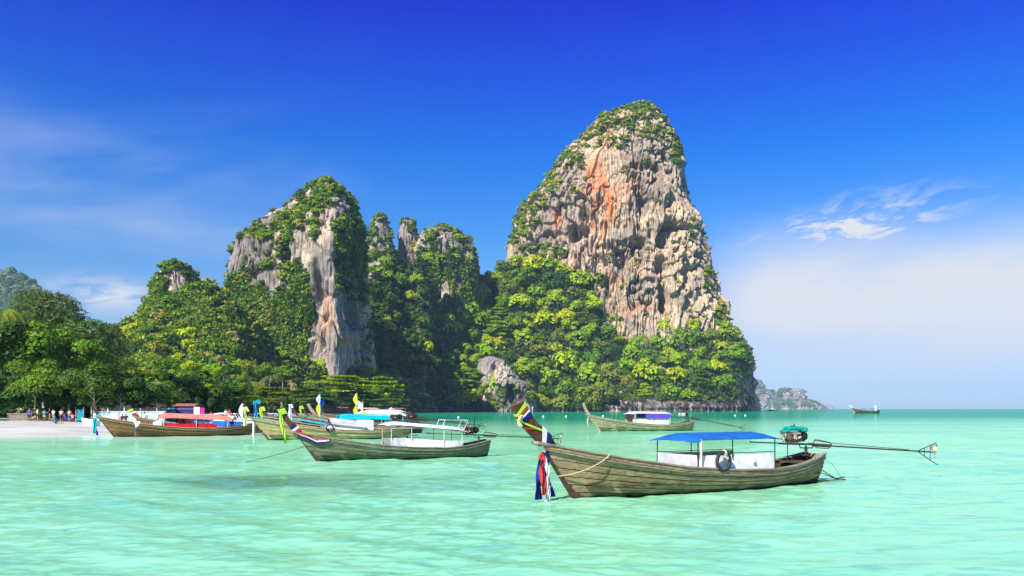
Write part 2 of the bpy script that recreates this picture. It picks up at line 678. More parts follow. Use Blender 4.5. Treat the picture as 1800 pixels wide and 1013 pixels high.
def crown_lobed(name, seed, lobes=20, per=70, leaf=.10, squash=.8, lobe_r=(.28, .46), mat=None):
    g = np.random.default_rng(seed)
    C, Nn, S = [], [], []
    cent = rand_dirs(g, lobes) * (g.random((lobes, 1)) ** .5) * np.array([.74, .74, .74 * squash])
    cent[:, 2] = np.where(cent[:, 2] < -.25, cent[:, 2] * .5, cent[:, 2])
    rad = g.uniform(*lobe_r, lobes)
    for c, r in zip(cent, rad):
        d = rand_dirs(g, per)
        d[:, 2] = np.where(d[:, 2] < -.4, -d[:, 2], d[:, 2])
        rr = r * g.uniform(.72, 1.08, (per, 1))
        p = c + d * rr * np.array([1, 1, .8])
        keep = np.ones(per, bool)
        for c2, r2 in zip(cent, rad):
            if c2 is c:
                continue
            keep &= (np.linalg.norm((p - c2) / np.array([1, 1, .8]), axis=1) > r2 * .72)
        p, d = p[keep], d[keep]
        C.append(p)
        Nn.append(d + g.normal(size=d.shape) * .30 + np.array([0, 0, .2]))
        S.append(g.uniform(.65, 1.35, len(p)) * leaf)
    C, Nn, S = np.concatenate(C), np.concatenate(Nn), np.concatenate(S)
    return quads_mesh(name, C, Nn, S, mat or M_leaf, seed=seed)


def crown_tiered(name, seed, tiers=6, per=420, leaf=.05, mat=None):
    g = np.random.default_rng(seed)
    C, Nn, S = [], [], []
    for k in range(tiers):
        f = k / (tiers - 1)
        z = -.35 + .85 * f
        R0 = 1.0 * (1 - f ** 2.2 * .75)
        ng = 7 + int(6 * (1 - f))
        for q in range(ng):
            a = g.uniform(0, 2 * math.pi)
            rr = R0 * g.uniform(.25, .85)
            cx, cy, cz = rr * math.cos(a), rr * math.sin(a), z + g.normal() * .04 - .10 * rr
            m = int(per / ng * 1.4)
            d = rand_dirs(g, m)
            rad = g.uniform(.22, .36)
            p = np.array([cx, cy, cz]) + d * np.array([rad, rad, rad * .22]) * g.uniform(.3, 1.0, (m, 1)) ** .5
            C.append(p)
            Nn.append(np.array([0, 0, 1.0]) + g.normal(size=(m, 3)) * .45)
            S.append(g.uniform(.7, 1.3, m) * leaf)
    C, Nn, S = np.concatenate(C), np.concatenate(Nn), np.concatenate(S)
    return quads_mesh(name, C, Nn, S, mat or M_leaf, seed=seed)


def crown_feathery(name, seed, twigs=420, leaf=.05, mat=None):
    """casuarina: drooping sprays of thin needles on rising limbs, plenty of air"""
    g = np.random.default_rng(seed)
    C, Nn, S, L = [], [], [], []
    for k in range(twigs):
        a = g.uniform(0, 2 * math.pi)
        f = g.random() ** .8
        z = -.9 + 1.9 * f
        R0 = .62 * math.sin(math.pi * min(.97, .12 + .83 * (1 - f))) + .08
        rr = R0 * g.uniform(.25, 1.0)
        base = np.array([rr * math.cos(a), rr * math.sin(a), z])
        out = np.array([math.cos(a), math.sin(a), g.uniform(-.3, .7)])
        m = 13
        s = np.linspace(0, 1, m)[:, None]
        p = base + out * s * .18 + np.array([0, 0, -.16]) * s ** 2 + g.normal(size=(m, 3)) * .028
        C.append(p)
        Nn.append(g.normal(size=(m, 3)) + out)
        S.append(g.uniform(.6, 1.2, m) * leaf)
    C, Nn, S = np.concatenate(C), np.concatenate(Nn), np.concatenate(S)
    me = quads_mesh(name, C, Nn, S * .55, mat or M_leaf, elong=4.5, fold=.1, seed=seed)
    return me


def crown_palm(name, seed, fronds=17, leaf=.05, mat=None):
    g = np.random.default_rng(seed)
    V, Fs = [], []

    def quad(a, b, c, d):
        n = len(V)
        V.extend([a, b, c, d])
        Fs.append((n, n + 1, n + 2, n + 3))
    for k in range(fronds):
        a = 2 * math.pi * k / fronds + g.normal() * .18
        up = g.uniform(-.25, 1.0)
        o = np.array([math.cos(a), math.sin(a), 0])
        side = np.array([-math.sin(a), math.cos(a), 0])
        P = []
        n = 15
        for i in range(n + 1):
            s = i / n
            P.append(o * (s * (1.0 - .12 * up)) + np.array([0, 0, up * .55 * s - (.55 + .35 * max(up, 0)) * s ** 2.1]))
        for i in range(n):
            p0, p1 = P[i], P[i + 1]
            t = p1 - p0
            quad(p0 - side * .008, p0 + side * .008, p1 + side * .008, p1 - side * .008)
            if i < 1:
                continue
            ln = .30 * math.sin(math.pi * min(1, (i + .5) / n * .86 + .12)) + .05
            for sg in (-1, 1):
                for h in (0, .5):
                    q0 = p0 + t * h
                    tip = q0 + side * sg * ln * .72 + t * 1.3 + np.array([0, 0, -ln * g.uniform(.35, .9)])
                    quad(q0, q0 + t * .32, tip, tip - t * .1)
    me = bpy.data.meshes.new(name)
    me.from_pydata([tuple(p) for p in V], [], Fs)
    me.materials.append(mat or M_leaf)
    me.update()
    return me


def trunk_mesh(name, seed, r0=.03, r1=.012, limbs=5, top=.95, spread=.28, mat=None, lean=.0, n=7):
    g = np.random.default_rng(seed)
    b = MB()
    pts = [(lean * (z ** 1.6) + .012 * math.sin(z * 6 + seed), .012 * math.cos(z * 5 + seed), z * top) for z in np.linspace(-.04, 1, 7)]
    rs = [r0 * 1.25] + [r0 + (r1 - r0) * i / 5 for i in range(6)]
    b.tube(pts, rs, n)
    for k in range(limbs):
        z0 = g.uniform(.45, .85)
        a = g.uniform(0, 2 * math.pi)
        x0 = lean * (z0 ** 1.6)
        ln = spread * g.uniform(.6, 1.1)
        p0 = (x0, 0, z0 * top)
        p1 = (x0 + ln * .55 * math.cos(a), ln * .55 * math.sin(a), z0 * top + ln * .45)
        p2 = (x0 + ln * math.cos(a), ln * math.sin(a), z0 * top + ln * .75)
        b.tube([p0, p1, p2], [r1 * 1.1, r1 * .8, r1 * .35], 5)
    me = bpy.data.meshes.new(name)
    me.from_pydata(b.v, [], b.f)
    me.materials.append(mat or M_bark)
    me.polygons.foreach_set('use_smooth', [True] * len(b.f))
    me.update()
    return me


FAR_CROWNS = [crown_lobed('crown_far', 100 + i, 18 + 4 * (i % 4), (60, 120, 85, 150)[i % 4], (.15, .095, .12, .08)[i % 4], .68 + .1 * (i % 3), ((.28, .46), (.22, .40), (.34, .5))[i % 3]) for i in range(9)]
NEAR_CROWNS = [crown_lobed('crown_near', 200 + i, 34, 330, .052, .8, (.22, .38)) for i in range(3)]
MID_CROWNS = [crown_lobed('crown_mid', 230 + i, 28, 170, .075, .75, (.24, .40)) for i in range(4)]
TIERED = [crown_tiered('crown_tiered', 300 + i, 6, 700, .055) for i in range(2)]
TIERED_FAR = [crown_tiered('crown_tiered_far', 310 + i, 5, 420, .08) for i in range(2)]
FEATHER = [crown_feathery('crown_feathery', 320 + i, 520) for i in range(2)]
PALMS = [crown_palm('palm_fronds', 330 + i, 16 + i) for i in range(3)]
TRUNKS = [trunk_mesh('trunk', 400 + i, limbs=0) for i in range(3)]
TRUNKS_PALE = [trunk_mesh('pale_trunk', 410 + i, .02, .011, 0, mat=M_bark_pale) for i in range(2)]


def limb_mesh(seed):
    g = np.random.default_rng(seed)
    z0 = g.uniform(.5, .85)
    a = g.uniform(0, 6.28)
    ln = .3 * g.uniform(.7, 1.1)
    b = MB()
    b.tube([(0, 0, z0 * .95), (ln * .5 * math.cos(a), ln * .5 * math.sin(a), z0 + ln * .4), (ln * math.cos(a), ln * math.sin(a), z0 + ln * .8)], [.013, .009, .004], 6)
    me = bpy.data.meshes.new('limb')
    me.from_pydata(b.v, [], b.f)
    me.materials.append(M_bark_pale)
    return me


LIMBS = [limb_mesh(600 + i) for i in range(9)]
PALM_TRUNKS = [trunk_mesh('palm_trunk', 420 + i, .016, .011, 0, 1.0, mat=M_bark_pale, lean=.12 * (-1) ** i) for i in range(2)]

GREENS = {
    'deep': (.048, .115, .008), 'mid': (.125, .23, .006), 'bright': (.235, .37, .004),
    'lime': (.36, .45, .005), 'olive': (.21, .25, .022), 'tawny': (.36, .32, .075), 'grey': (.095, .155, .030)}


TREE_N = [0]


def tree(kind, loc, r, h, color, label, group, crown, trunk, squash=1.0, rz=None, name='tree', trunk_r=1.0, cat='tree', crown_name='crown', limbs=0):
    root = empty(name, loc, rnd.uniform(0, 6.28) if rz is None else rz)
    tag(root, label, cat, group)
    c = link_mesh(crown_name, crown, root)
    c.location = (0, 0, h)
    c.scale = (r, r, r * squash)
    col = GREENS[color] if isinstance(color, str) else color
    j = rnd.uniform(.85, 1.15)
    c.color = (col[0] * j * rnd.uniform(.85, 1.15), col[1] * j, col[2] * rnd.uniform(.7, 1.5), 1)
    if trunk:
        t = link_mesh('trunk', trunk, root)
        t.scale = (h * trunk_r, h * trunk_r, h)
        if limbs:
            for q in range(limbs):
                l = link_mesh('limb', LIMBS[(TREE_N[0] * 3 + q * 2) % len(LIMBS)], root)
                l.scale = (h, h, h)
    return root


# hidden sources for stuff scattered by geometry nodes
SRC = {}


M_leaf_u = leaf_mat('darkened_leaves', (.55, .60, .8), True)  # wild leaves with shade put into the colour, so gaps read dark


def source_coll(name, meshes):
    c = bpy.data.collections.new(name)
    for me in meshes:
        o = bpy.data.objects.new(name + '_clump', me)
        c.objects.link(o)
    SRC[name] = c
    return c


bushes = source_coll('bush_source', [crown_lobed('bush', 500 + i, 9, 62, .20, .8, (.35, .55), M_leaf_r) for i in range(5)])

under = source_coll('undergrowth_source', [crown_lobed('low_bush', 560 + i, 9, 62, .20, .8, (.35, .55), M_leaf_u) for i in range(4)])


def curtain(name, seed):
    g = np.random.default_rng(seed)
    C, Nn, S = [], [], []
    for k in range(9):
        x, y = g.uniform(-.45, .45), g.uniform(-.25, .25)
        L = g.uniform(.8, 2.2)
        m = int(34 * L)
        z = -g.random(m) * L
        w = .18 * (1 + z / L * .6)
        C.append(np.stack([x + g.normal(size=m) * w, y + g.normal(size=m) * w, z + .4], 1))
        Nn.append(g.normal(size=(m, 3)) + np.array([0, -.8, .6]))
        S.append(g.uniform(.12, .24, m))
    return quads_mesh(name, np.concatenate(C), np.concatenate(Nn), np.concatenate(S), M_leaf_r, seed=seed)


curtains = source_coll('curtain_source', [curtain('vines', 520 + i) for i in range(4)])
grassy = source_coll('grass_source', [crown_lobed('tuft', 540 + i, 6, 55, .22, .5, (.35, .6), leaf_mat('sun_tinted_scrub_leaves_%d' % i, (1.5, 1.25, 1.0), True)) for i in range(3)])  # wild leaves tinted brighter, sunlight put into the colour


def scatter(name, pts, scales, coll, label, cat, parent=None, sz=None):
    pts = np.asarray(pts, np.float32)
    if len(pts) == 0:
        return None
    me = bpy.data.meshes.new(name)
    me.vertices.add(len(pts))
    me.vertices.foreach_set('co', pts.ravel())
    a = me.attributes.new('sc', 'FLOAT_VECTOR', 'POINT')
    s = np.asarray(scales, np.float32)
    zz = s * (sz if sz is not None else rng.uniform(.7, 1.1, len(s)))
    a.data.foreach_set('vector', np.stack([s, s, zz], 1).astype(np.float32).ravel())
    a = me.attributes.new('rz', 'FLOAT_VECTOR', 'POINT')
    a.data.foreach_set('vector', np.stack([rng.uniform(-.3, .3, len(s)), rng.uniform(-.3, .3, len(s)), rng.uniform(0, 6.28, len(s))], 1).astype(np.float32).ravel())
    o = link_mesh(name, me, parent)
    ng = bpy.data.node_groups.new(name, 'GeometryNodeTree')
    ng.interface.new_socket('Geometry', in_out='INPUT', socket_type='NodeSocketGeometry')
    ng.interface.new_socket('Geometry', in_out='OUTPUT', socket_type='NodeSocketGeometry')
    n = ng.nodes
    gi, go = n.new('NodeGroupInput'), n.new('NodeGroupOutput')
    iop = n.new('GeometryNodeInstanceOnPoints')
    ci = n.new('GeometryNodeCollectionInfo')
    ci.inputs['Collection'].default_value = coll
    ci.inputs['Separate Children'].default_value = True
    ci.inputs['Reset Children'].default_value = True
    iop.inputs['Pick Instance'].default_value = True
    na, nb = n.new('GeometryNodeInputNamedAttribute'), n.new('GeometryNodeInputNamedAttribute')
    na.data_type = nb.data_type = 'FLOAT_VECTOR'
    na.inputs['Name'].default_value = 'sc'
    nb.inputs['Name'].default_value = 'rz'
    L = ng.links.new
    m2p = n.new('GeometryNodeMeshToPoints')
    L(gi.outputs[0], m2p.inputs['Mesh'])
    L(m2p.outputs[0], iop.inputs['Points'])
    L(ci.outputs[0], iop.inputs['Instance'])
    L(na.outputs['Attribute'], iop.inputs['Scale'])
    L(nb.outputs['Attribute'], iop.inputs['Rotation'])
    L(iop.outputs[0], go.inputs[0])
    md = o.modifiers.new('scatter', 'NODES')
    md.node_group = ng
    tag(o, label, cat, kind='stuff')
    return o


# ------------------------------------------------------------------ cliffs
def tab(t, q):
    t = sorted(t)
    return np.interp(q, [a for a, _ in t], [b for _, b in t])


class Tower:
    """closed limestone tower lofted from its left and right outlines (py -> px) at distance d; front and back are both real"""

    def __init__(s, name, left, right, d, b, profile, nf, nz, seed, mat, label, relief=1.0, caves=(), zbase=-3, orange=None, green=None, dark=None,
                 block=6.0, flute=2.2, top_round=.5):
        s.d, s.b = d, b
        pyt = min(p for p, _ in left)
        zt = Z(pyt, d)
        zs = zt - (zt - zbase) * np.linspace(0, 1, nz) ** 1.0
        py = HOR - (zs - EYE) * F / d
        xl, xr = X(tab(left, py), d), X(tab(right, py), d)
        w = np.maximum((xr - xl) / 2, .4)
        c = (xr + xl) / 2
        nb = max(24, nf // 7)
        uf = -np.cos(math.pi * (np.linspace(0, 1, nf) * .97 + .015))
        uf = .45 * uf + .55 * np.linspace(-1, 1, nf)
        uf[0], uf[-1] = -1, 1
        g = np.interp(uf, [p for p, _ in profile], [q for _, q in profile])
        ker = np.hanning(max(5, nf // 26) | 1)
        ker /= ker.sum()
        gp = np.pad(g, len(ker) // 2, mode='edge')
        g = np.convolve(gp, ker, 'valid')[:nf]
        ub = np.cos(np.linspace(0, math.pi, nb + 2)[1:-1])
        gb = -np.sin(np.linspace(0, math.pi, nb + 2)[1:-1])
        U = np.concatenate([uf, ub])
        Gd = np.concatenate([g, gb])
        N = len(U)
        bz = b * (w / w.max()) ** .6
        Xg = c[:, None] + w[:, None] * U[None]
        Yg = d - bz[:, None] * Gd[None]
        Zg = np.repeat(zs[:, None], N, 1)
        # outward normals in plan
        tx = np.roll(Xg, -1, 1) - np.roll(Xg, 1, 1)
        ty = np.roll(Yg, -1, 1) - np.roll(Yg, 1, 1)
        L = np.hypot(tx, ty) + 1e-6
        nx, ny = ty / L, -tx / L
        front = np.concatenate([np.ones(nf), np.zeros(nb)])[None]
        pxg = 900 + F * Xg / Yg
        pyg = np.repeat(py[:, None], N, 1)
        q = seed * 31.7
        # big blocks with undercut lower edges
        wz = Zg + 9 * fbm(Xg / 30 + q, Yg / 30, Zg / 40, 3, seed)
        col = vnoise(Xg / 22 + q, Yg / 22, Zg / 90, seed + 1) * 3
        ph = (wz / 27 + col) % 1.0
        saw = np.where(ph < .14, ph / .14, 1 - (ph - .14) / .86)
        saw = (saw - .5)
        D = block * .8 * fbm(Xg / 42 + q, Yg / 42, Zg / 60, 3, seed + 2)
        D += block * .55 * saw * (.6 + .6 * vnoise(Xg / 18, Yg / 18, Zg / 30, seed + 3))
        wx = Xg + 3 * fbm(Xg / 14, Yg / 14, Zg / 30, 2, seed + 31)
        D += flute * ridged(wx / 8.5 + q, Yg / 8.5, Zg / 60, 3, seed + 4)
        D += flute * .55 * ridged(wx / 3.0 + q, Yg / 3.0, Zg / 20, 2, seed + 5)
        D += flute * .4 * fbm(Xg / 3.4, Yg / 3.4, Zg / 12, 4, seed + 6, .6)
        # faceted chips
        fq = vnoise(Xg / 7, Yg / 7, Zg / 9, seed + 7) + .5 * vnoise(Xg / 3, Yg / 3, Zg / 4, seed + 8)
        D += flute * .3 * (np.round(fq * 4) / 4)
        ck = np.abs(vnoise(wx / 6.5 + q, Yg / 9, Zg / 45, seed + 21) + .35 * vnoise(wx / 2.5, Yg / 3, Zg / 14, seed + 22))
        D -= flute * .6 * np.exp(-(ck / .05) ** 2)
        ck = np.abs(vnoise(wx / 13 + q, Yg / 13, Zg / 62, seed + 23) + .25 * vnoise(wx / 4, Yg / 4, Zg / 12, seed + 24))
        D -= flute * 1.7 * np.exp(-(ck / .06) ** 2)
        dr = sstep(.05, .5, vnoise(wx / 2.4 + q, Yg / 2.4, Zg / 26, seed + 25)) * sstep(-.1, .4, fbm(Xg / 20, Yg / 20, Zg / 30, 2, seed + 26))
        D += flute * .7 * dr
        D *= relief
        sm = .45 + .85 * sstep(-.28, .30, fbm(Xg / 34 + q, Yg / 34, Zg / 44, 2, seed + 41))
        Dbig = block * (.8 * fbm(Xg / 42 + q, Yg / 42, Zg / 60, 3, seed + 2) + .55 * saw * (.6 + .6 * vnoise(Xg / 18, Yg / 18, Zg / 30, seed + 3))) * relief
        D = Dbig + (D - Dbig) * sm
        edge = sstep(0, .10, 1 - np.abs(np.concatenate([uf, np.zeros(nb)])))[None]
        D = D * (.35 + .65 * edge * front + .0 * front) * np.where(front > 0, 1, .8)
        D *= sstep(0, .06, np.linspace(0, 1, nz))[:, None] * .9 + .1
        for (cx, cy, rx, ry, dep, slant) in caves:
            dx = (pxg - cx - slant * (pyg - cy)) / rx
            dy = (pyg - cy) / ry
            wob = .35 * vnoise(Xg / 6, Yg / 6, Zg / 9, seed + 9)
            k = sstep(1.15, .35, np.sqrt(dx * dx + dy * dy) + wob)
            # stalactites hang over the hollow: strands that stay forward
            hang = sstep(.15, .6, vnoise(Xg / 1.7, Yg / 1.7, Zg / 40, seed + 10)) * sstep(.7, -.6, dy)
            D -= 1.5 * dep * k * front * (1 - .7 * hang)
        Xg = Xg + nx * D
        Yg = Yg + ny * D
        st = np.zeros((nz, N, 3))
        for spec, ch in ((orange, 0), (green, 1), (dark, 2)):
            for (cx, cy, rx, ry, amt) in (spec or ()):
                wob = .5 * fbm(Xg / 12, Yg / 12, Zg / 25, 3, seed + 11 + ch)
                k = sstep(1.3, .3, np.hypot((pxg - cx) / rx, (pyg - cy) / ry) + wob) * amt
                st[..., ch] = np.maximum(st[..., ch], k)
        V = np.stack([Xg, Yg, Zg], -1)
        s.V, s.px, s.nf, s.nz, s.N = V, 900 + F * Xg / Yg, nf, nz, N
        s.py = HOR - (Zg - EYE) * F / Yg
        s.nx, s.ny = nx, ny
        verts = V.reshape(-1, 3)
        topc = V[0].mean(0) + np.array([0, 0, .5])
        verts = np.vstack([verts, topc])
        Fq = grid_faces(N, nz, True)[:, ::-1]
        cap = np.stack([np.arange(N), (np.arange(N) + 1) % N, np.full(N, nz * N), np.full(N, nz * N)], 1)
        me = np_mesh(name, verts, Fq, mat, False, {'stain_tone': np.vstack([st.reshape(-1, 3), [0, 0, 0]])})
        # top cap as its own small fan joined by bmesh
        import bmesh
        bm = bmesh.new()
        bm.from_mesh(me)
        bm.verts.ensure_lookup_table()
        for a, b2, cc, _ in cap:
            try:
                bm.faces.new((bm.verts[a], bm.verts[b2], bm.verts[cc]))
            except ValueError:
                pass
        bm.normal_update()
        bm.to_mesh(me)
        bm.free()
        s.obj = tag(link_mesh(name, me), label, 'cliff', kind='structure')

    def pick(s, n, mask, seed=0, jitter=1.0, push=.4):
        """positions on the front sampled evenly over the picture where mask(px,py,slope) is true"""
        g = np.random.default_rng(seed)
        Vf = s.V[:, :s.nf]
        # area weights seen from the front
        w = np.abs((s.px[1:, 1:s.nf] - s.px[1:, :s.nf - 1]) * (s.py[1:, :s.nf - 1] - s.py[:-1, :s.nf - 1]))
        gz = np.gradient(Vf, axis=0)
        out = -(gz[..., 0] * s.nx[:, :s.nf] + gz[..., 1] * s.ny[:, :s.nf]) / (gz[..., 2] - 1e-3)
        ledge = np.clip(out, -2, 2)
        m = mask(s.px[1:, :s.nf - 1], s.py[1:, :s.nf - 1], ledge[1:, :s.nf - 1], Vf[1:, :s.nf - 1])
        w = w * np.clip(m, 0, None)
        tot = w.sum()
        if tot <= 0:
            return np.zeros((0, 3))
        idx = g.choice(w.size, size=n, p=(w / tot).ravel())
        j, i = np.unravel_index(idx, w.shape)
        P = Vf[j + 1, i].copy()
        P[:, 0] += s.nx[j + 1, i] * push
        P[:, 1] += s.ny[j + 1, i] * push
        return P


def mask_blobs(blobs):
    """blobs: (cx, cy, rx, ry, weight)"""
    def f(px, py):
        m = np.zeros_like(px)
        for cx, cy, rx, ry, w in blobs:
            m = np.maximum(m, w * sstep(1.15, .6, np.hypot((px - cx) / rx, (py - cy) / ry)))
        return m
    return f


ROUND = [(-1, 0), (-.92, .40), (-.75, .68), (-.5, .88), (-.2, .98), (0, 1), (.25, .97), (.5, .87), (.75, .66), (.92, .38), (1, 0)]

# the tall tower
TL = [(192, 1122), (198, 1090), (215, 1052), (240, 1028), (268, 1000), (300, 966), (335, 948), (362, 915), (395, 903), (430, 893), (460, 888), (500, 872), (560, 850), (640, 830), (724, 815)]
TR = [(192, 1130), (199, 1147), (215, 1156), (235, 1176), (265, 1189), (300, 1199), (340, 1207), (380, 1214), (410, 1222), (450, 1231), (490, 1244), (530, 1258), (560, 1266), (580, 1282), (600, 1292), (615, 1306), (650, 1314), (690, 1322), (724, 1329)]
tower_main = Tower('limestone_cliff', TL, TR, 840, 95,
                   [(-1, 0), (-.93, .35), (-.8, .62), (-.6, .80), (-.3, .92), (0, .98), (.3, 1.0), (.55, .96), (.75, .85), (.88, .62), (.96, .30), (1, 0)],
                   560, 640, 3, M_rock, 'tall limestone tower with cream and orange face and green crest', 1.0,
                   caves=[(1170, 440, 26, 26, 16, 0), (1165, 520, 13, 62, 15, .05), (1118, 470, 24, 34, 10, -.1), (1092, 486, 14, 20, 9, 0), (1012, 436, 18, 16, 12, -.5),
                          (1128, 372, 13, 44, 9, .25), (1128, 322, 30, 12, 8, .2), (1205, 500, 18, 22, 6, 0), (1032, 410, 12, 26, 8, .3), (1075, 460, 22, 14, 7, 0), (1190, 425, 22, 8, 10, 0),
                          (1150, 705, 60, 9, 8, 0), (1290, 708, 30, 8, 8, 0), (1232, 706, 18, 9, 8, 0)],
                   orange=[(1065, 262, 18, 26, .9), (1050, 330, 26, 46, .9), (1055, 380, 30, 60, .95), (1100, 350, 36, 40, .5), (980, 405, 12, 30, .6), (1075, 520, 24, 24, .45), (1110, 560, 50, 16, .4)],
                   dark=[(1110, 470, 40, 60, .5), (1150, 380, 40, 60, .35), (1250, 690, 90, 40, .8), (930, 430, 50, 60, .35)],
                   green=[(930, 350, 60, 40, .5), (1100, 215, 90, 30, .5)], block=9.5, flute=3.9)

# the left tower: wedge with a lit left face and a shaded right face
LL = [(321, 568), (331, 553), (345, 540), (365, 524), (378, 500), (395, 470), (425, 440), (435, 420), (470, 414), (500, 410), (560, 404), (620, 396), (719, 380)]
LR = [(321, 578), (328, 590), (345, 611), (370, 625), (400, 636), (440, 642), (500, 646), (560, 650), (600, 655), (719, 662)]
tower_left = Tower('limestone_cliff', LL, LR, 505, 52,
                   [(-1, 0), (-.94, .30), (-.8, .50), (-.5, .62), (-.2, .74), (.12, .84), (.45, .93), (.70, 1.0), (.76, .93), (.87, .5), (.95, .17), (1, 0)],
                   420, 440, 5, M_rock_grey, 'pointed limestone peak left of the tall tower, bright ridge down its middle', .8,
                   caves=[(560, 520, 8, 40, 5, .1), (600, 480, 14, 50, 3, 0), (505, 470, 12, 26, 3, 0), (620, 560, 10, 30, 4, 0)],
                   orange=[(455, 425, 10, 22, .5), (520, 410, 10, 30, .5), (575, 560, 16, 60, .45), (610, 610, 26, 14, .5)],
                   green=[(500, 480, 80, 60, .5), (610, 420, 30, 80, .8), (430, 560, 40, 60, .5)],
                   dark=[(620, 470, 30, 110, .6)], block=4.2, flute=2.6)

# rounded green massif between the two
ML = [(403, 778), (410, 758), (420, 742), (450, 734), (500, 738), (560, 735), (640, 728), (719, 722)]
MR = [(403, 792), (412, 808), (425, 820), (445, 831), (480, 838), (520, 845), (560, 852), (640, 862), (719, 870)]
tower_mid = Tower('limestone_cliff', ML, MR, 740, 55, ROUND, 260, 300, 8, M_rock_grey, 'rounded limestone hump wrapped in vines between the two peaks', .9,
                  green=[(790, 460, 60, 90, .3)], block=7, flute=3.8)
PL = [(386, 716), (391, 706), (404, 705), (420, 701), (450, 703), (480, 698), (560, 690), (719, 680)]
PR = [(386, 722), (392, 729), (402, 728), (420, 733), (450, 731), (480, 738), (560, 745), (719, 750)]
pillar = Tower('rock_pillar', PL, PR, 760, 20, ROUND, 120, 240, 9, M_rock_grey, 'bare grey rock pillar standing above the dark valley', .7, block=4, flute=2.2)
QL = [(378, 668), (384, 660), (396, 657), (410, 651), (440, 646), (500, 640), (719, 632)]
QR = [(378, 673), (386, 680), (405, 686), (440, 694), (480, 698), (560, 706), (719, 720)]
pillar2 = Tower('rock_pillar', QL, QR, 735, 26, ROUND, 110, 200, 10, M_rock_grey, 'stubby leafy rock pillar beside the gap right of the pointed peak', .8, block=4, flute=2.2,
                green=[(670, 420, 20, 40, .6)])
# left hill head
HL = [(466, 308), (475, 295), (490, 284), (520, 276), (560, 262), (620, 250), (719, 240)]
HR = [(466, 320), (475, 336), (490, 348), (520, 356), (560, 380), (620, 400), (719, 420)]
tower_hill = Tower('limestone_cliff', HL, HR, 420, 30, ROUND, 150, 190, 12, M_rock_grey, 'small pale rock head on the wooded hill at the left', .5,
                   green=[(320, 560, 60, 40, .6)], block=3, flute=1.5)


# ------------------------------------------------------------------ wooded slopes (height sheets closed to the back)
class Slope:
    def __init__(s, name, outline, base_py, d0, d1, label, seed, mat, nu=260, nv=120, power=1.0, relief=2.0, edge=0.0, green=.9, zb=-3, spread=60):
        px0, px1 = outline[0][0], outline[-1][0]
        pxs = np.linspace(px0, px1, nu)
        top = np.interp(pxs, [p for p, _ in outline], [q for _, q in outline])
        s.outline = outline
        s.pxs, s.top, s.base = pxs, top, base_py
        v = np.linspace(0, 1, nv)
        PX, V = np.meshgrid(pxs, v)
        T = np.repeat(top[None], nv, 0)
        zb_ = zb
        d0a = np.interp(pxs, *zip(*d0)) if isinstance(d0, list) else np.full(nu, float(d0))
        d1a = np.interp(pxs, *zip(*d1)) if isinstance(d1, list) else np.full(nu, float(d1))
        s.d0a, s.d1a, s.power, s.zb = d0a, d1a, power, zb_
        Dg = d0a[None] + (d1a - d0a)[None] * V ** power
        zt = EYE + (HOR - top) / F * d1a
        Zg = zb_ + (zt[None] - zb_) * V
        Xg = (PX - 900) / F * (d0a[None] + (d1a - d0a)[None] * V ** power)
        n = relief * (fbm(Xg / 16, Zg / 16, Dg / 40, 4, seed) + .7 * ridged(Xg / 9, Zg / 30, Dg / 40, 3, seed + 3))
        low = sstep(14, 2, Zg)
        n = n + low * 2.2 * ridged(Xg / 5, Zg / 12, Dg / 30, 3, seed + 5)
        n -= 3.5 * sstep(4.5, 1.0, Zg) * (zb < 0)                       # sea notch at the waterline
        Yg = Dg - n
        Pf = np.stack([Xg, Yg, Zg], -1)
        # back: down and away
        bk = []
        for q, (dy, fz) in enumerate(((spread * .3, .85), (spread, .4), (spread * 1.5, 0))):
            r = Pf[-1].copy()
            r[:, 1] += dy
            r[:, 2] = zb_ + (r[:, 2] - zb_) * fz
            bk.append(r)
        A = np.concatenate([Pf, np.stack(bk)], 0)
        s.Pf = Pf
        st = np.zeros((A.shape[0], nu, 3))
        st[..., 1] = green
        st[:nv, :, 1] = green * sstep(3, 14, Zg)
        st[:nv, :, 2] = 1.6 * sstep(26, 10, Zg) * (.45 + .55 * sstep(-.25, .1, fbm(Xg / 18, Yg / 18, Zg / 10, 3, seed + 9))) if zb < 0 else 0
        me = np_mesh(name, A.reshape(-1, 3), grid_faces(nu, A.shape[0]), mat, False, {'stain_tone': st.reshape(-1, 3)})
        s.obj = tag(link_mesh(name, me), label, 'hillside', kind='structure')
        s.nu, s.nv = nu, nv

    def at(s, px, v):
        i = min(max((px - s.pxs[0]) / (s.pxs[-1] - s.pxs[0]) * (s.nu - 1), 0), s.nu - 1)
        return Vector(s.Pf[int(round(v * (s.nv - 1))), int(round(i))])

    def top_at(s, px):
        return float(np.interp(px, s.pxs, s.top))


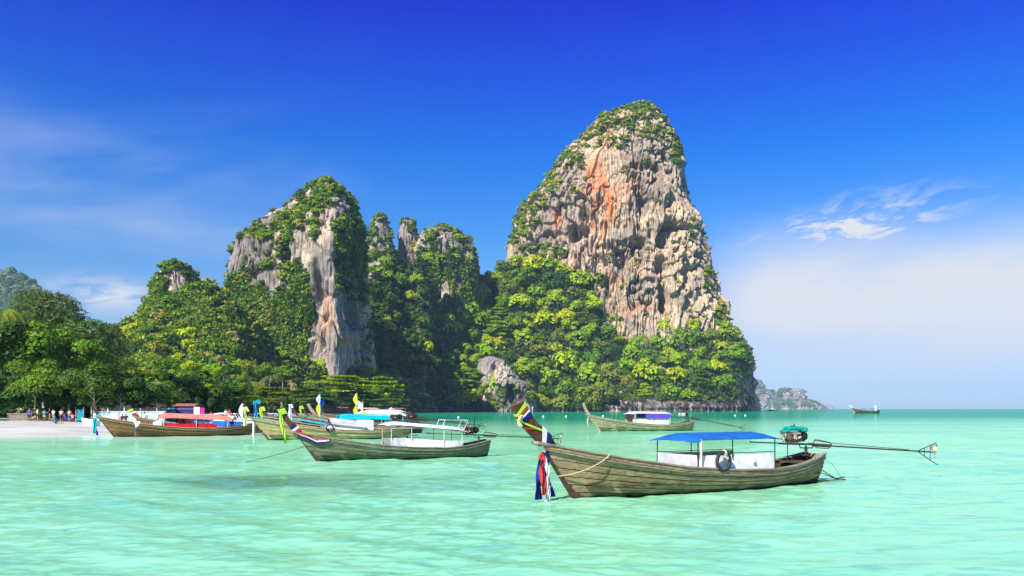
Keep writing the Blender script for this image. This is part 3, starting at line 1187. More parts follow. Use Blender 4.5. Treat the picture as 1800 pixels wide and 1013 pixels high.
S_main = Slope('wooded_hillside',
               [(733, 716), (748, 660), (770, 612), (800, 570), (830, 522), (850, 484), (870, 478), (890, 466), (930, 460), (975, 464), (1000, 478), (1025, 484), (1045, 515), (1060, 550),
                (1090, 568), (1130, 583), (1160, 578), (1190, 598), (1215, 574), (1240, 588), (1262, 606), (1280, 590), (1300, 612), (1314, 640), (1322, 680), (1328, 714)],
               722, [(733, 610), (860, 648), (960, 690), (1240, 690), (1300, 720), (1328, 770)], [(733, 640), (800, 690), (850, 760), (1000, 762), (1280, 762), (1328, 790)],
               'steep jungle slope under the tall tower, bare rock at its foot', 21, M_rock_grey, 420, 170, .9, 2.6)
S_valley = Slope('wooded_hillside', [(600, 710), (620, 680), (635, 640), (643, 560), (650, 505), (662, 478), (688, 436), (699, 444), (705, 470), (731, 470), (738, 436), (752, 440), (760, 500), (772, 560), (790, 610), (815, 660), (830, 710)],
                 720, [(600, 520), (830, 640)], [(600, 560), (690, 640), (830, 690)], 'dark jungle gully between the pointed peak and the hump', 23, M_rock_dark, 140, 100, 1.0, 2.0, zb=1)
S_left = Slope('wooded_hillside', [(120, 690), (160, 610), (185, 582), (212, 572), (235, 566), (255, 535), (270, 510), (290, 512), (315, 515), (340, 500), (365, 498), (385, 512), (415, 530), (450, 575), (500, 615),
                                  (560, 640), (600, 645), (660, 650), (740, 672), (770, 710)],
               719, [(120, 300), (400, 330), (770, 560)], [(120, 350), (260, 400), (420, 425), (500, 440), (640, 480), (770, 610)],
               'vine covered hill running down to the beach at the left', 27, M_rock_grey, 320, 110, 1.0, 3.0, zb=1)
S_far = Slope('distant_hill', [(-220, 500), (-120, 470), (-40, 466), (0, 474), (30, 480), (58, 495), (72, 512), (95, 524), (120, 548), (150, 580), (175, 600), (200, 640), (230, 700)],
              719, 1900, 2100, 'bluish wooded mountain far behind the trees at the far left', 29, M_rock_dark, 200, 90, 1.0, 7.0, zb=1, green=1)

# rock outcrop by the water with a white face
OL = [(628, 853), (640, 846), (660, 842), (690, 838), (724, 820)]
OR = [(628, 872), (640, 886), (655, 900), (668, 915), (680, 930), (695, 938), (724, 945)]
outcrop = Tower('rock_outcrop', OL, OR, 672, 26, ROUND, 150, 150, 14, M_rock_grey, 'jagged pale rock outcrop at the water below the jungle slope', .8,
                caves=[(905, 700, 16, 22, 9, .3), (868, 655, 8, 18, 4, 0)], dark=[(905, 700, 30, 30, .9)], block=3.5, flute=2.2)

# far islands
I1 = Tower('far_island', [(668, 1316), (690, 1310), (721, 1300)], [(668, 1330), (676, 1336), (685, 1341), (687, 1352), (692, 1358), (705, 1360), (721, 1354)], 5200, 160, ROUND, 90, 60, 15, M_rock_grey,
           'hazy blue island partly hidden behind the tall cliff', 3.0, zbase=-8, green=[(1335, 700, 40, 30, .8)], block=8, flute=3)
I2 = Tower('far_island', [(682, 1382), (684, 1372), (690, 1367), (700, 1365), (707, 1356), (721, 1352)], [(682, 1394), (684, 1403), (690, 1409), (698, 1411), (703, 1414), (706, 1424), (710, 1436), (714, 1442), (721, 1446)], 4600, 160, ROUND, 120, 70, 16,
           M_rock_grey, 'hazy dome shaped island on the horizon right of the cliff', 3.0, zbase=-8, green=[(1400, 708, 40, 9, .9), (1360, 706, 16, 12, .8)], block=8, flute=3)
I3 = Tower('far_island', [(712, 1450), (721, 1440)], [(712, 1456), (716, 1462), (721, 1466)], 7000, 120, ROUND, 50, 30, 18, M_rock_grey, 'tiny low island on the horizon beside the domed one', 2.0, zbase=-8, block=5, flute=2)

# ------------------------------------------------------------------ land and sea
SHORE = [(-400, 62), (-60, 69.5), (-44, 71.5), (-36, 77), (-38, 95), (-45, 130), (-58, 180), (-72, 240), (-88, 320), (-105, 430), (-98, 520), (-78, 600), (-60, 690), (-40, 720),
         (60, 730), (220, 760), (240, 900), (100, 1100), (-1500, 1500), (-1500, 62)]


def sdist(x, y, poly):
    """signed distance, positive inside"""
    P = np.array(poly, float)
    Q = np.roll(P, -1, 0)
    dmin = np.full(x.shape, 1e18)
    inside = np.zeros(x.shape, bool)
    for (x1, y1), (x2, y2) in zip(P, Q):
        ex, ey = x2 - x1, y2 - y1
        t = np.clip(((x - x1) * ex + (y - y1) * ey) / (ex * ex + ey * ey + 1e-9), 0, 1)
        dmin = np.minimum(dmin, (x - x1 - t * ex) ** 2 + (y - y1 - t * ey) ** 2)
        c = ((y1 > y) != (y2 > y)) & (x < (x2 - x1) * (y - y1) / (y2 - y1 + 1e-12) + x1)
        inside ^= c
    d = np.sqrt(dmin)
    return np.where(inside, d, -d)


def land_h(x, y):
    x = np.asarray(x, float)
    y = np.asarray(y, float)
    sd = sdist(x, y, SHORE) + 1.2 * vnoise(x / 14, y / 14, 0 * x, 77)
    h = np.where(sd > 0, 1.35 * (1 - np.exp(-np.clip(sd, 0, None) / 22)) + np.clip(sd - 45, 0, None) * .018, sd * .06)
    h = np.maximum(h, -4)
    h = h + .05 * fbm(x / 3, y / 3, 0 * x, 3, 78) * (sd > 2)
    return h


def fan_grid(pxs, ds):
    PX, D = np.meshgrid(pxs, ds)
    return (PX - 900) / F * D, D


pxs = np.linspace(-500, 1500, 420)
ds = np.concatenate([np.linspace(55, 130, 170), 130 * (1600 / 130) ** np.linspace(.01, 1, 120)])
gx, gy = fan_grid(pxs, ds)
gz = land_h(gx, gy)
m_sand, t, b = new_mat('beach_sand')
geo = t.node('ShaderNodeNewGeometry')
pos = geo.outputs['Position']
n_ = t.noise(t.scale(pos, (.08, .35, 1)), 1, 6, .6)
n2_ = t.noise(pos, 2.5, 4, .7)
c_ = t.mix(t.smooth(n_, .38, .62), (.50, .50, .43), (.36, .37, .31))
c_ = t.mix(t.math('MULTIPLY', t.smooth(n2_, .5, .75), .3), c_, (.30, .28, .24))
sp_ = t.node('ShaderNodeSeparateXYZ')
t.link(pos, sp_.inputs[0])
wet = t.smooth(sp_.outputs[2], .30, .05)
c_ = t.mix(t.math('MULTIPLY', wet, .5), c_, (.42, .44, .37))
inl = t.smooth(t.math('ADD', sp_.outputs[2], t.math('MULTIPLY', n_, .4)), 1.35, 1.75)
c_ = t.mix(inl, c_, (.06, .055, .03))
t.put(b.inputs['Base Color'], c_)
b.inputs['Roughness'].default_value = .85
bp = t.node('ShaderNodeBump')
bp.inputs['Strength'].default_value = .5
bp.inputs['Distance'].default_value = .08
t.put(bp.inputs['Height'], n2_)
t.link(bp.outputs[0], b.inputs['Normal'])
beach = link_mesh('beach', np_mesh('beach', np.stack([gx, gy, gz], -1).reshape(-1, 3), grid_faces(len(pxs), len(ds)), m_sand, True))
tag(beach, 'pale sand beach rising to the trees on the left', 'beach', kind='structure')

# sea: fan shaped sheet, waves as real relief near the camera, down to the horizon far away
pxs = np.concatenate([np.linspace(-1100, -60, 120, endpoint=False), np.linspace(-60, 1860, 900), np.linspace(1860, 2900, 120)[1:]])
rows = HOR + np.concatenate([np.linspace(700, 320, 60, endpoint=False), np.linspace(320, 6, 620, endpoint=False), np.linspace(6, .40, 60)])
rows = np.sort(rows)[::-1]
ds = F * EYE / (rows - HOR)
gx, gy = fan_grid(pxs, ds)
gw = np.random.default_rng(5)
hz = np.zeros_like(gx)
row_step = np.abs(np.gradient(ds))[:, None]
wrp = 1.2 * vnoise(gx / 6, gy / 6, 0 * gx, 90)
for k in range(46):
    lam = .35 * (3.6 / .35) ** gw.random()
    a = R(90) + gw.normal() * R(34)              # crests run roughly across the view
    amp = .0125 * lam ** .9 * gw.uniform(.4, 1.0) * .55
    kx, ky = math.cos(a) * 2 * math.pi / lam, math.sin(a) * 2 * math.pi / lam
    fade = sstep(.48, .22, row_step / lam)
    ph_ = gx * kx + gy * ky + gw.uniform(0, 6.28) + wrp * .6
    hz += amp * fade * (np.abs(np.sin(ph_ / 2)) * -2 + 1.27)
hz *= .60 + .34 * vnoise(gx / 9, gy / 14, 0 * gx, 91)
shsd = sdist(gx[::1, ::1], gy, SHORE)
hz *= sstep(0, -8, shsd) * .85 + .15
m_sea, t, b = new_mat('sea_water')
geo = t.node('ShaderNodeNewGeometry')
pos = geo.outputs['Position']
att = t.node('ShaderNodeAttribute', attribute_name='depth_reflect_mix')
sx = t.node('ShaderNodeSeparateXYZ')
t.link(att.outputs['Vector'], sx.inputs[0])
mint = (.285, .66, .375)
patch = t.noise(t.scale(pos, (.05, .10, 1)), 1, 5, .6, .5)
streak = t.noise(t.scale(pos, (.55, 2.2, 1)), 1, 7, .7, .8)
c_ = t.mix(t.smooth(patch, .38, .66), mint, (.20, .56, .32))
c_ = t.mix(t.math('MULTIPLY', t.smooth(streak, .47, .66), .6), c_, (.09, .36, .225))  # ripple shading painted into the water colour as darker streaks
c_ = t.mix(sx.outputs[0], c_, (.0, .23, .12))           # deeper turquoise out in the bay
c_ = t.mix(sx.outputs[1], c_, (.50, .58, .44))            # shallows over sand
c_ = t.mix(sx.outputs[2], c_, (.07, .22, .13))            # near murk patch; far out, deep water with the forest's reflection painted in
t.put(b.inputs['Base Color'], c_)
b.inputs['Roughness'].default_value = .9
b.inputs['Specular IOR Level'].default_value = 0
bp = t.node('ShaderNodeBump')
bp.inputs['Strength'].default_value = .55
bp.inputs['Distance'].default_value = .014
w1 = t.noise(t.scale(pos, (2.2, 6.5, 1)), 1.2, 5, .62, .8)
w2 = t.noise(t.scale(pos, (.5, 1.9, 1)), .8, 3, .6, .4)
t.put(bp.inputs['Height'], t.math('ADD', t.math('MULTIPLY', w1, .6), t.math('MULTIPLY', w2, .35)))
t.link(bp.outputs[0], b.inputs['Normal'])
gl = t.node('ShaderNodeBsdfGlossy')
gl.inputs['Roughness'].default_value = .03
gl.inputs['Color'].default_value = (.70, 1, .90, 1)
t.link(bp.outputs[0], gl.inputs['Normal'])
fr = t.node('ShaderNodeFresnel')
fr.inputs['IOR'].default_value = 1.33
t.link(bp.outputs[0], fr.inputs['Normal'])
mxs = t.node('ShaderNodeMixShader')
t.put(mxs.inputs[0], t.math('MINIMUM', t.math('MULTIPLY', fr.outputs[0], .95), .42))
t.link(b.outputs[0], mxs.inputs[1])
t.link(gl.outputs[0], mxs.inputs[2])
t.link(mxs.outputs[0], t.n['Material Output'].inputs[0])
wob = 30 * fbm(gx / 60, gy / 90, 0 * gx, 3, 92)
turq = sstep(50, 210, gy + wob - .35 * gx)
turq = np.clip(turq, 0, 1)
shal = sstep(-9, -.5, shsd + 2.5 * vnoise(gx / 10, gy / 10, 0 * gx, 93))
shal = np.maximum(shal, .55 * sstep(-26, -6, shsd + 6 * vnoise(gx / 16, gy / 10, 0 * gx, 94)))
rk = np.zeros_like(gx)
for cx, cy, rx, ry, wgt in ((-8.2, 27.5, 5.5, 3.0, .85), (-30, 330, 40, 70, .6), (20, 500, 120, 180, .35), (-5.5, 26, 8, 4, .4)):
    rk = np.maximum(rk, wgt * sstep(1.2, .3, np.hypot((gx - cx) / rx, (gy - cy) / ry) + .5 * fbm(gx / 2.5, gy / 1.2, 0 * gx, 3, 95)))
sea = link_mesh('sea', np_mesh('sea', np.stack([gx, gy, hz], -1).reshape(-1, 3), grid_faces(len(pxs), len(ds)), m_sea, True,
                               {'depth_reflect_mix': np.stack([turq, shal, rk], -1).reshape(-1, 3)}))
tag(sea, 'calm turquoise bay water with small ripples', 'sea', kind='structure')

# ------------------------------------------------------------------ plants on the rock
def rim_pick(tw, n, py_left, py_right, seed, jit=1.2):
    """plants on the skyline: the summit and both outer edges down to the given rows"""
    g = np.random.default_rng(seed)
    out = []
    nf, N = tw.nf, tw.N
    while len(out) < n:
        r_ = g.random()
        if r_ < .3:
            j = int(g.integers(0, max(3, tw.nz // 22)))
            i = int(g.integers(0, N))
        else:
            left = g.random() < .6
            lim = py_left if left else py_right
            j = int(g.integers(1, tw.nz))
            if tw.py[j, 0] > lim:
                continue
            w_ = int(nf * .10)
            i = (int(g.integers(-6, w_)) if left else nf - 1 - int(g.integers(-6, w_))) % N
        p = tw.V[j, i] + g.normal(size=3) * jit * .4
        out.append(p)
    return np.array(out)


def slope_pick(s, n, seed, vmin=.08, vmax=1.0, mask=None):
    g = np.random.default_rng(seed)
    V = s.Pf
    px = 900 + F * V[..., 0] / V[..., 1]
    py = HOR - (V[..., 2] - EYE) * F / V[..., 1]
    w = np.abs((px[1:, 1:] - px[1:, :-1]) * (py[1:, :-1] - py[:-1, :-1]))
    vv = np.linspace(0, 1, s.nv)[1:, None]
    w = w * ((vv >= vmin) & (vv <= vmax))
    if mask is not None:
        w = w * np.clip(mask(px[1:, 1:], py[1:, 1:]), 0, None)
    idx = g.choice(w.size, size=n, p=(w / w.sum()).ravel())
    j, i = np.unravel_index(idx, w.shape)
    return V[j + 1, i + 1]


def tower_mask(blobs, ledge_w=.5, top=None, edge_l=None, edge_r=None, seed=0, clump=1.0, thr=-.1, sc=9):
    fb = mask_blobs(blobs)

    def f(px, py, ledge, V):
        m = fb(px, py)
        if ledge_w:
            nz_ = fbm(V[..., 0] / 16, V[..., 1] / 16, V[..., 2] / 16, 3, seed)
            m = np.maximum(m, ledge_w * sstep(.5, 1.3, ledge) * sstep(-.1, .25, nz_))
        nn = fbm(V[..., 0] / sc, V[..., 1] / sc, V[..., 2] / sc, 3, seed + 5)
        return m * (1 - clump + clump * sstep(thr, thr + .25, nn))
    return f


main_blobs = [(1110, 208, 66, 26, 1), (1045, 240, 34, 20, 1), (1000, 280, 32, 20, 1), (962, 315, 30, 26, .9), (935, 355, 34, 22, 1), (925, 380, 26, 26, .9), (925, 405, 12, 12, 1), (1150, 235, 40, 14, .7),
              (1008, 335, 8, 12, .8), (905, 400, 12, 30, .5), (1188, 262, 8, 26, .8), (1085, 250, 24, 14, .5), (1140, 270, 10, 16, .5),
              (1216, 400, 5, 30, .7), (1243, 490, 7, 26, .8), (1266, 560, 12, 34, 1), (1285, 610, 16, 30, 1), (1300, 640, 20, 40, 1), (1305, 700, 14, 26, .5), (1280, 660, 26, 50, .6),
              (1075, 455, 9, 9, .8), (1045, 490, 18, 22, .8), (950, 440, 50, 14, .5), (1100, 300, 9, 14, .4)]
pts = tower_main.pick(4200, tower_mask(main_blobs, .10, seed=41, thr=-.35, clump=.85), 1)
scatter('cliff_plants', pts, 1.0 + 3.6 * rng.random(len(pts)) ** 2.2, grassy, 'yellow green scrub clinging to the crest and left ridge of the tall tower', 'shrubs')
pts = tower_main.pick(700, tower_mask([(x, y, rx, ry, w) for x, y, rx, ry, w in main_blobs if y > 380 or x > 1180], .1, seed=44), 2)
scatter('cliff_plants', pts, rng.uniform(1.6, 4.2, len(pts)), bushes, 'dark green bushes on the right edge of the tall tower', 'shrubs')

pts = rim_pick(tower_main, 900, 440, 300, 101)
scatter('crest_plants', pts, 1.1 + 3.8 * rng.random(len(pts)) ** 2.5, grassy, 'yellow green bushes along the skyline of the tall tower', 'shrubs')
pts = rim_pick(tower_main, 140, 200, 640, 102)
scatter('crest_plants', pts, rng.uniform(1.6, 3.6, len(pts)), bushes, 'dark bushes on the right skyline of the tall tower', 'shrubs')
pts = rim_pick(tower_left, 700, 520, 640, 103, .8)
scatter('crest_plants', pts, .8 + 2.8 * rng.random(len(pts)) ** 2.2, bushes, 'bushes along the skyline of the pointed peak', 'shrubs')
pts = np.concatenate([rim_pick(tower_mid, 200, 560, 560, 104), rim_pick(pillar, 26, 395, 420, 105, .8), rim_pick(pillar2, 70, 460, 440, 106, .8), rim_pick(tower_hill, 130, 560, 560, 107, .8)])
scatter('crest_plants', pts, rng.uniform(1.4, 3.2, len(pts)), bushes, 'bushes on the skyline of the hump, the pillars and the small rock head', 'shrubs')

left_blobs = [(572, 335, 34, 26, 1), (540, 350, 26, 26, 1), (505, 385, 34, 16, 1), (465, 405, 30, 16, .9), (435, 440, 20, 16, .6), (610, 380, 26, 40, .9), (620, 440, 24, 60, .8), (610, 500, 20, 30, .3),
              (505, 440, 18, 50, .5), (470, 470, 14, 30, .3), (455, 560, 40, 60, 1), (430, 480, 14, 30, .35), (420, 560, 24, 80, 1), (520, 540, 34, 80, 1), (500, 610, 40, 40, 1), (640, 470, 10, 70, .9),
              (560, 360, 14, 20, .7), (470, 610, 50, 40, 1), (555, 400, 8, 30, .5)]
pts = tower_left.pick(2500, tower_mask(left_blobs, .12, seed=51, thr=-.25), 3)
scatter('cliff_plants', pts, .8 + 3.4 * rng.random(len(pts)) ** 2.2, bushes, 'bushes and creepers covering ledges of the pointed peak', 'shrubs')
pts = tower_left.pick(650, tower_mask([(455, 560, 40, 60, 1), (420, 560, 24, 80, 1), (520, 550, 30, 80, 1), (612, 400, 24, 60, .8)], 0, seed=53), 4)
scatter('hanging_vines', pts, rng.uniform(3, 6, len(pts)), curtains, 'curtains of vines hanging down the left face of the pointed peak', 'vines', sz=1.3)

pts = tower_mid.pick(1000, tower_mask([(790, 490, 70, 100, .42), (790, 600, 70, 60, 1), (790, 412, 46, 12, 1), (756, 470, 16, 60, .9), (828, 480, 12, 60, .8)], .3, seed=57, thr=.06), 5)
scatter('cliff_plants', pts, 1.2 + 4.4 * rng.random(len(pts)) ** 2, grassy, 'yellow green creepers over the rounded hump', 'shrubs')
pts = tower_mid.pick(130, tower_mask([(790, 520, 70, 110, .9)], 0, seed=58), 6)
scatter('hanging_vines', pts, rng.uniform(5, 9, len(pts)), curtains, 'vines trailing down the rounded hump', 'vines', sz=1.3)
pts = np.concatenate([pillar.pick(60, tower_mask([(728, 400, 10, 20, 1), (716, 386, 12, 6, .6)], .3, seed=61), 7), pillar2.pick(380, tower_mask([(660, 400, 14, 40, .9), (684, 410, 8, 26, .8), (670, 470, 30, 40, 1)], .3, seed=62), 8)])
scatter('cliff_plants', pts, rng.uniform(1.4, 3.2, len(pts)), bushes, 'leafy plants growing on the two rock pillars', 'shrubs')
pts = tower_hill.pick(520, tower_mask([(315, 475, 34, 12, 1), (350, 495, 16, 18, 1), (282, 510, 16, 30, .9), (310, 560, 60, 30, .9), (345, 540, 20, 30, .7)], .2, seed=63, thr=-.2), 9)
scatter('cliff_plants', pts, rng.uniform(1.2, 2.8, len(pts)), bushes, 'bushes crowning the small pale rock head', 'shrubs')
pts = outcrop.pick(260, tower_mask([(900, 692, 24, 10, 1), (925, 695, 16, 16, .7), (848, 690, 16, 24, 1), (865, 712, 34, 12, 1), (872, 672, 8, 8, .7)], .3, seed=64), 10)
scatter('cliff_plants', pts, rng.uniform(1.4, 3, len(pts)), bushes, 'small bushes on the jagged outcrop by the water', 'shrubs')
for tw, nm in ((I1, 'partly hidden blue'), (I2, 'domed')):
    pts = tw.pick(900, tower_mask([(1335, 690, 50, 50, .8), (1400, 706, 50, 10, 1), (1358, 706, 14, 14, .8)], .4, seed=66, sc=40), 12)
    scatter('island_trees', pts, rng.uniform(4, 10, len(pts)), bushes, 'trees on the %s island' % nm, 'trees')

# undergrowth on the slopes
pts = slope_pick(S_main, 4200, 31, .05, 1, lambda px, py: np.where(px > 1060, (py < 703) * (1 - .9 * sstep(1285, 1300, px) * sstep(640, 655, py)), 1.0))
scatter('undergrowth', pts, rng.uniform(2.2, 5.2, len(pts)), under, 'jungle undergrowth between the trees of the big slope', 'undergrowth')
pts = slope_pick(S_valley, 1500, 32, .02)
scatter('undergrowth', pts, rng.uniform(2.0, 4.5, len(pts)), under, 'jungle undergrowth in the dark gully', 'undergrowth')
pts = slope_pick(S_left, 4200, 33, .0)
scatter('undergrowth', pts, rng.uniform(1.3, 3.2, len(pts)), bushes, 'creepers and undergrowth on the hill behind the beach', 'undergrowth')
pts = slope_pick(S_left, 420, 34, .25, 1, lambda px, py: 1.0 * (px > 200) * (px < 460))
scatter('hanging_vines', pts, rng.uniform(3, 6, len(pts)), curtains, 'pale green vine curtains on the hill behind the beach', 'vines', sz=1.3)
pts = slope_pick(S_left, 900, 36, .25, 1, lambda px, py: 1.0 * (px > 330) * (px < 430) + .5 * (px > 210) * (px < 300))
scatter('sunlit_creepers', pts, .8 + 2.6 * rng.random(len(pts)) ** 2, grassy, 'bright creepers on the hill behind the beach', 'creepers')
pts = slope_pick(S_far, 1900, 35, .1)
scatter('mountain_forest', pts, rng.uniform(9, 17, len(pts)), bushes, 'forest on the distant mountain', 'forest')



def spread_pick(cands, rad, n, seed):
    """greedy choice, keeps picture distance"""
    g = random.Random(seed)
    out = []
    g.shuffle(cands)
    for c in cands:
        if all((c[0] - o[0]) ** 2 + ((c[1] - o[1]) * 1.25) ** 2 > (rad * (c[3] + o[3]) / 2) ** 2 for o in out):
            out.append(c)
            if len(out) >= n:
                break
    return out


WORDS = {'deep': 'dark green', 'mid': 'mid green', 'bright': 'bright green', 'lime': 'yellow green', 'olive': 'olive green', 'tawny': 'tawny dry leaved', 'grey': 'grey green'}


def size_word(k):
    return 'small' if k < .92 else ('broad' if k > 1.15 else 'rounded')


def where_main(x, y, k, w):
    zx = ('over the pale outcrop' if x < 900 else 'left of the tower foot' if x < 1010 else 'below the orange streaks' if x < 1110 else 'under the tower' if x < 1220 else 'at the right end of the cliff')
    zy = 'high' if y < 560 else 'halfway up' if y < 640 else 'low'
    return '%s %s crown %s %s' % (size_word(k), w, zy, zx)


def where_valley(x, y, k, w):
    return '%s %s crown %s in the dark gully' % (size_word(k), w, 'high' if y < 580 else 'low')


def where_left(x, y, k, w):
    zx = 'left flank' if x < 270 else 'middle' if x < 380 else 'right flank' if x < 520 else 'far right foot'
    zy = 'high on' if y < 570 else 'amid' if y < 630 else 'low on'
    return '%s %s crown %s %s of vine hill' % (size_word(k), w, zy, zx)


def slope_trees(S, n, rad, size, seed, where, group, colors, vmin=.06, filt=None, far=True):
    g = random.Random(seed)
    c = []
    for i in range(9000):
        px = g.uniform(S.pxs[0] + 4, S.pxs[-1] - 4)
        v = g.uniform(vmin, .97)
        p = S.at(px, v)
        sx_, sy_ = 900 + F * p.x / p.y, HOR - (p.z - EYE) * F / p.y
        if filt and not filt(sx_, sy_):
            continue
        c.append((sx_, sy_, p, g.uniform(.7, 1.35)))
    for sx_, sy_, p, k in spread_pick(c, rad, n, seed):
        r = size * k
        h = r * g.uniform(.35, .7)
        color = g.choices(*zip(*colors(sx_, sy_)))[0]
        crown = g.choice(TIERED_FAR) if g.random() < .12 else g.choice(FAR_CROWNS)
        tree('c', (p.x, p.y, p.z - 1.0), r, h, color, where(sx_, sy_, k, WORDS[color]), group, crown, g.choice(TRUNKS_PALE), g.uniform(.85, 1.2), g.uniform(0, 6.28), 'jungle_tree', 1.0)
        TREE_N[0] += 1


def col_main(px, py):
    # sunlight put into the tree colours: lower right yellower, upper left deeper
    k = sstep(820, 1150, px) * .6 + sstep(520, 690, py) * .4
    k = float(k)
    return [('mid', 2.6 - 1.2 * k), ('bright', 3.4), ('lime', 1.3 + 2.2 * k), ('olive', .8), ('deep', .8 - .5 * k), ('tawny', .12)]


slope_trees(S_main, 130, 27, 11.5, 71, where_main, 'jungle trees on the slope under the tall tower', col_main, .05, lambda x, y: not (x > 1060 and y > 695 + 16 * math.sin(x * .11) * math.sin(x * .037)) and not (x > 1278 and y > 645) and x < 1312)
slope_trees(S_valley, 44, 20, 6.5, 72, where_valley, 'jungle trees in the gully', lambda x, y: [('deep', 1), ('mid', 3), ('bright', 2), ('lime', .6)], .05)
slope_trees(S_left, 62, 24, 4.6, 73, where_left, 'trees on the hill behind the beach',
            lambda x, y: [('mid', 3), ('bright', 2), ('lime', 1.6), ('olive', 2), ('deep', 1), ('tawny', .8)], .2, lambda px, py: px < 700)


def zg(x, y):
    return float(land_h(np.array([x]), np.array([y]))[0])


def flat_tree(px, pyc, wpx, d, color, kind, label, group, squash=.85, name='tree'):
    """tree on the flat land, crown centred at (px, pyc), crown width in photo pixels"""
    x = X(px, d)
    z0 = zg(x, d)
    r = wpx / 2 / F * d
    h = Z(pyc, d) - z0
    crown = {'near': NEAR_CROWNS, 'mid': MID_CROWNS, 'far': FAR_CROWNS, 'tier': TIERED, 'tierfar': TIERED_FAR, 'feather': FEATHER, 'palm': PALMS}[kind]
    crown = rnd.choice(crown)
    if kind == 'palm':
        tr = rnd.choice(PALM_TRUNKS)
        lean = .12 if tr is PALM_TRUNKS[0] else -.12
        rz = rnd.uniform(-.5, .5)
        o = tree('p', (x, d, z0 - .1), r, h, color, label, group, crown, tr, 1.0, rz, 'palm_tree', 1.0, 'palm', 'palm_fronds')
        o.children[0].location = (lean * h, 0, h)
        return o
    return tree('t', (x, d, z0 - .1), r, h, color, label, group, crown, rnd.choice(TRUNKS_PALE if kind == 'near' else TRUNKS), squash, rnd.uniform(0, 6.28), name, 1.0, limbs=4 if kind == 'near' else 0)


# beach front trees at the far left (one by one)
FRONT = [
    # px, py, width, d, colour, kind, label
    (-40, 600, 190, 112, 'deep', 'near', 'broad dark leafed beach tree cut by the left edge of the photo'),
    (38, 612, 150, 116, 'mid', 'near', 'leafy beach tree with the sunlit crown at the far left'),
    (62, 668, 120, 108, 'mid', 'near', 'low leafy beach tree over the sitting people'),
    (120, 622, 140, 122, 'mid', 'near', 'round leafed beach tree behind the bow of the leftmost boat'),
    (165, 668, 110, 97, 'deep', 'near', 'shady beach tree above the pale wall'),
    (-90, 660, 150, 104, 'deep', 'near', 'dark leafed beach tree outside the left edge'),
    (112, 690, 90, 112, 'deep', 'near', 'low shady tree over the blue tarpaulin stall'),
    (20, 690, 110, 109, 'deep', 'near', 'low shady tree over the bamboo fence'),
    (212, 676, 96, 99, 'deep', 'near', 'dark shady tree behind the pale wall'),
    (180, 694, 80, 100, 'deep', 'near', 'low dark tree in front of the beach pavilion'),
    (238, 694, 76, 102, 'deep', 'near', 'low dark tree left of the brown awning'),
    (290, 690, 70, 108, 'deep', 'near', 'low dark tree left of the purple hut roof'),
    (262, 684, 84, 104, 'deep', 'mid', 'dark shady tree behind the canteen tables'),
]
for px, py, wpx, d, c, k, lab in FRONT:
    flat_tree(px, py + 9, wpx * 1.06, d, c, k, lab, 'broad leafed trees along the beach', .92, 'beach_tree')
for px, py, wpx, d, sq, lab in [(95, 590, 150, 140, 1.0, 'tall feathery grey green casuarina with thin top'), (150, 640, 170, 136, .9, 'feathery casuarina right of the sunlit beach tree'),
                                (60, 560, 110, 150, .9, 'feathery casuarina behind the coconut palm at the far left'), (205, 672, 120, 132, .75, 'lower feathery casuarina over the pale wall'),
                                (190, 610, 90, 150, .9, 'thin feathery casuarina at the edge of the gap of sky')]:
    flat_tree(px, py, wpx, d, 'grey', 'feather', lab, 'feathery casuarinas', sq, 'casuarina_tree')
for px, py, wpx, d, c, lab in [(30, 548, 100, 120, 'olive', 'coconut palm sticking out of the trees at the far left'), (75, 582, 90, 122, 'olive', 'coconut palm with drooping fronds in the casuarina'),
                               (235, 652, 110, 132, 'olive', 'coconut palm in the shade left of the purple hut'), (270, 678, 100, 124, 'olive', 'low coconut palm with hanging fronds over the canteen'),
                               (200, 640, 80, 150, 'grey', 'coconut palm behind the pale wall'),
                               (388, 645, 52, 240, 'olive', 'slim coconut palm with a pale trunk behind the white speedboat'), (372, 652, 46, 245, 'grey', 'slim coconut palm left of the pale trunked one'),
                               (430, 655, 40, 250, 'olive', 'small coconut palm at the foot of the pointed peak'), (468, 660, 46, 255, 'grey', 'small coconut palm right of the pointed peak foot'),
                               (445, 672, 40, 235, 'olive', 'short coconut palm over the blue ribboned prow')]:
    flat_tree(px, py, wpx, d, c, 'palm', lab, 'coconut palms')
# tiered sea almond trees on the shore
for px, py, wpx, d, c, k, lab, sq in [(600, 676, 150, 400, 'lime', 'tier', 'wide flat topped tree with yellow green layers behind the flags', .38), (675, 680, 84, 420, 'bright', 'tierfar', 'rounded bright green tree right of the flat topped one', .75),
                                      (545, 693, 120, 330, 'mid', 'tier', 'low layered tree left of the flat topped one', .35), (330, 686, 150, 200, 'mid', 'tier', 'layered dark green tree above the purple hut', .45),
                                      (400, 692, 110, 190, 'mid', 'tier', 'layered green tree behind the white speedboat', .45), (480, 694, 110, 230, 'mid', 'tier', 'layered green tree behind the ribboned prows', .45),
                                      (628, 700, 130, 400, 'mid', 'tierfar', 'low shady layered tree above the shore wall', .3), (565, 704, 90, 350, 'deep', 'tierfar', 'dark layered tree at the left end of the shore wall', .35),
                                      (690, 703, 70, 470, 'mid', 'tierfar', 'small dark layered tree at the right end of the shore wall', .6)]:
    flat_tree(px, py, wpx, d, c, k, lab, 'layered shore trees', sq, 'shore_tree')
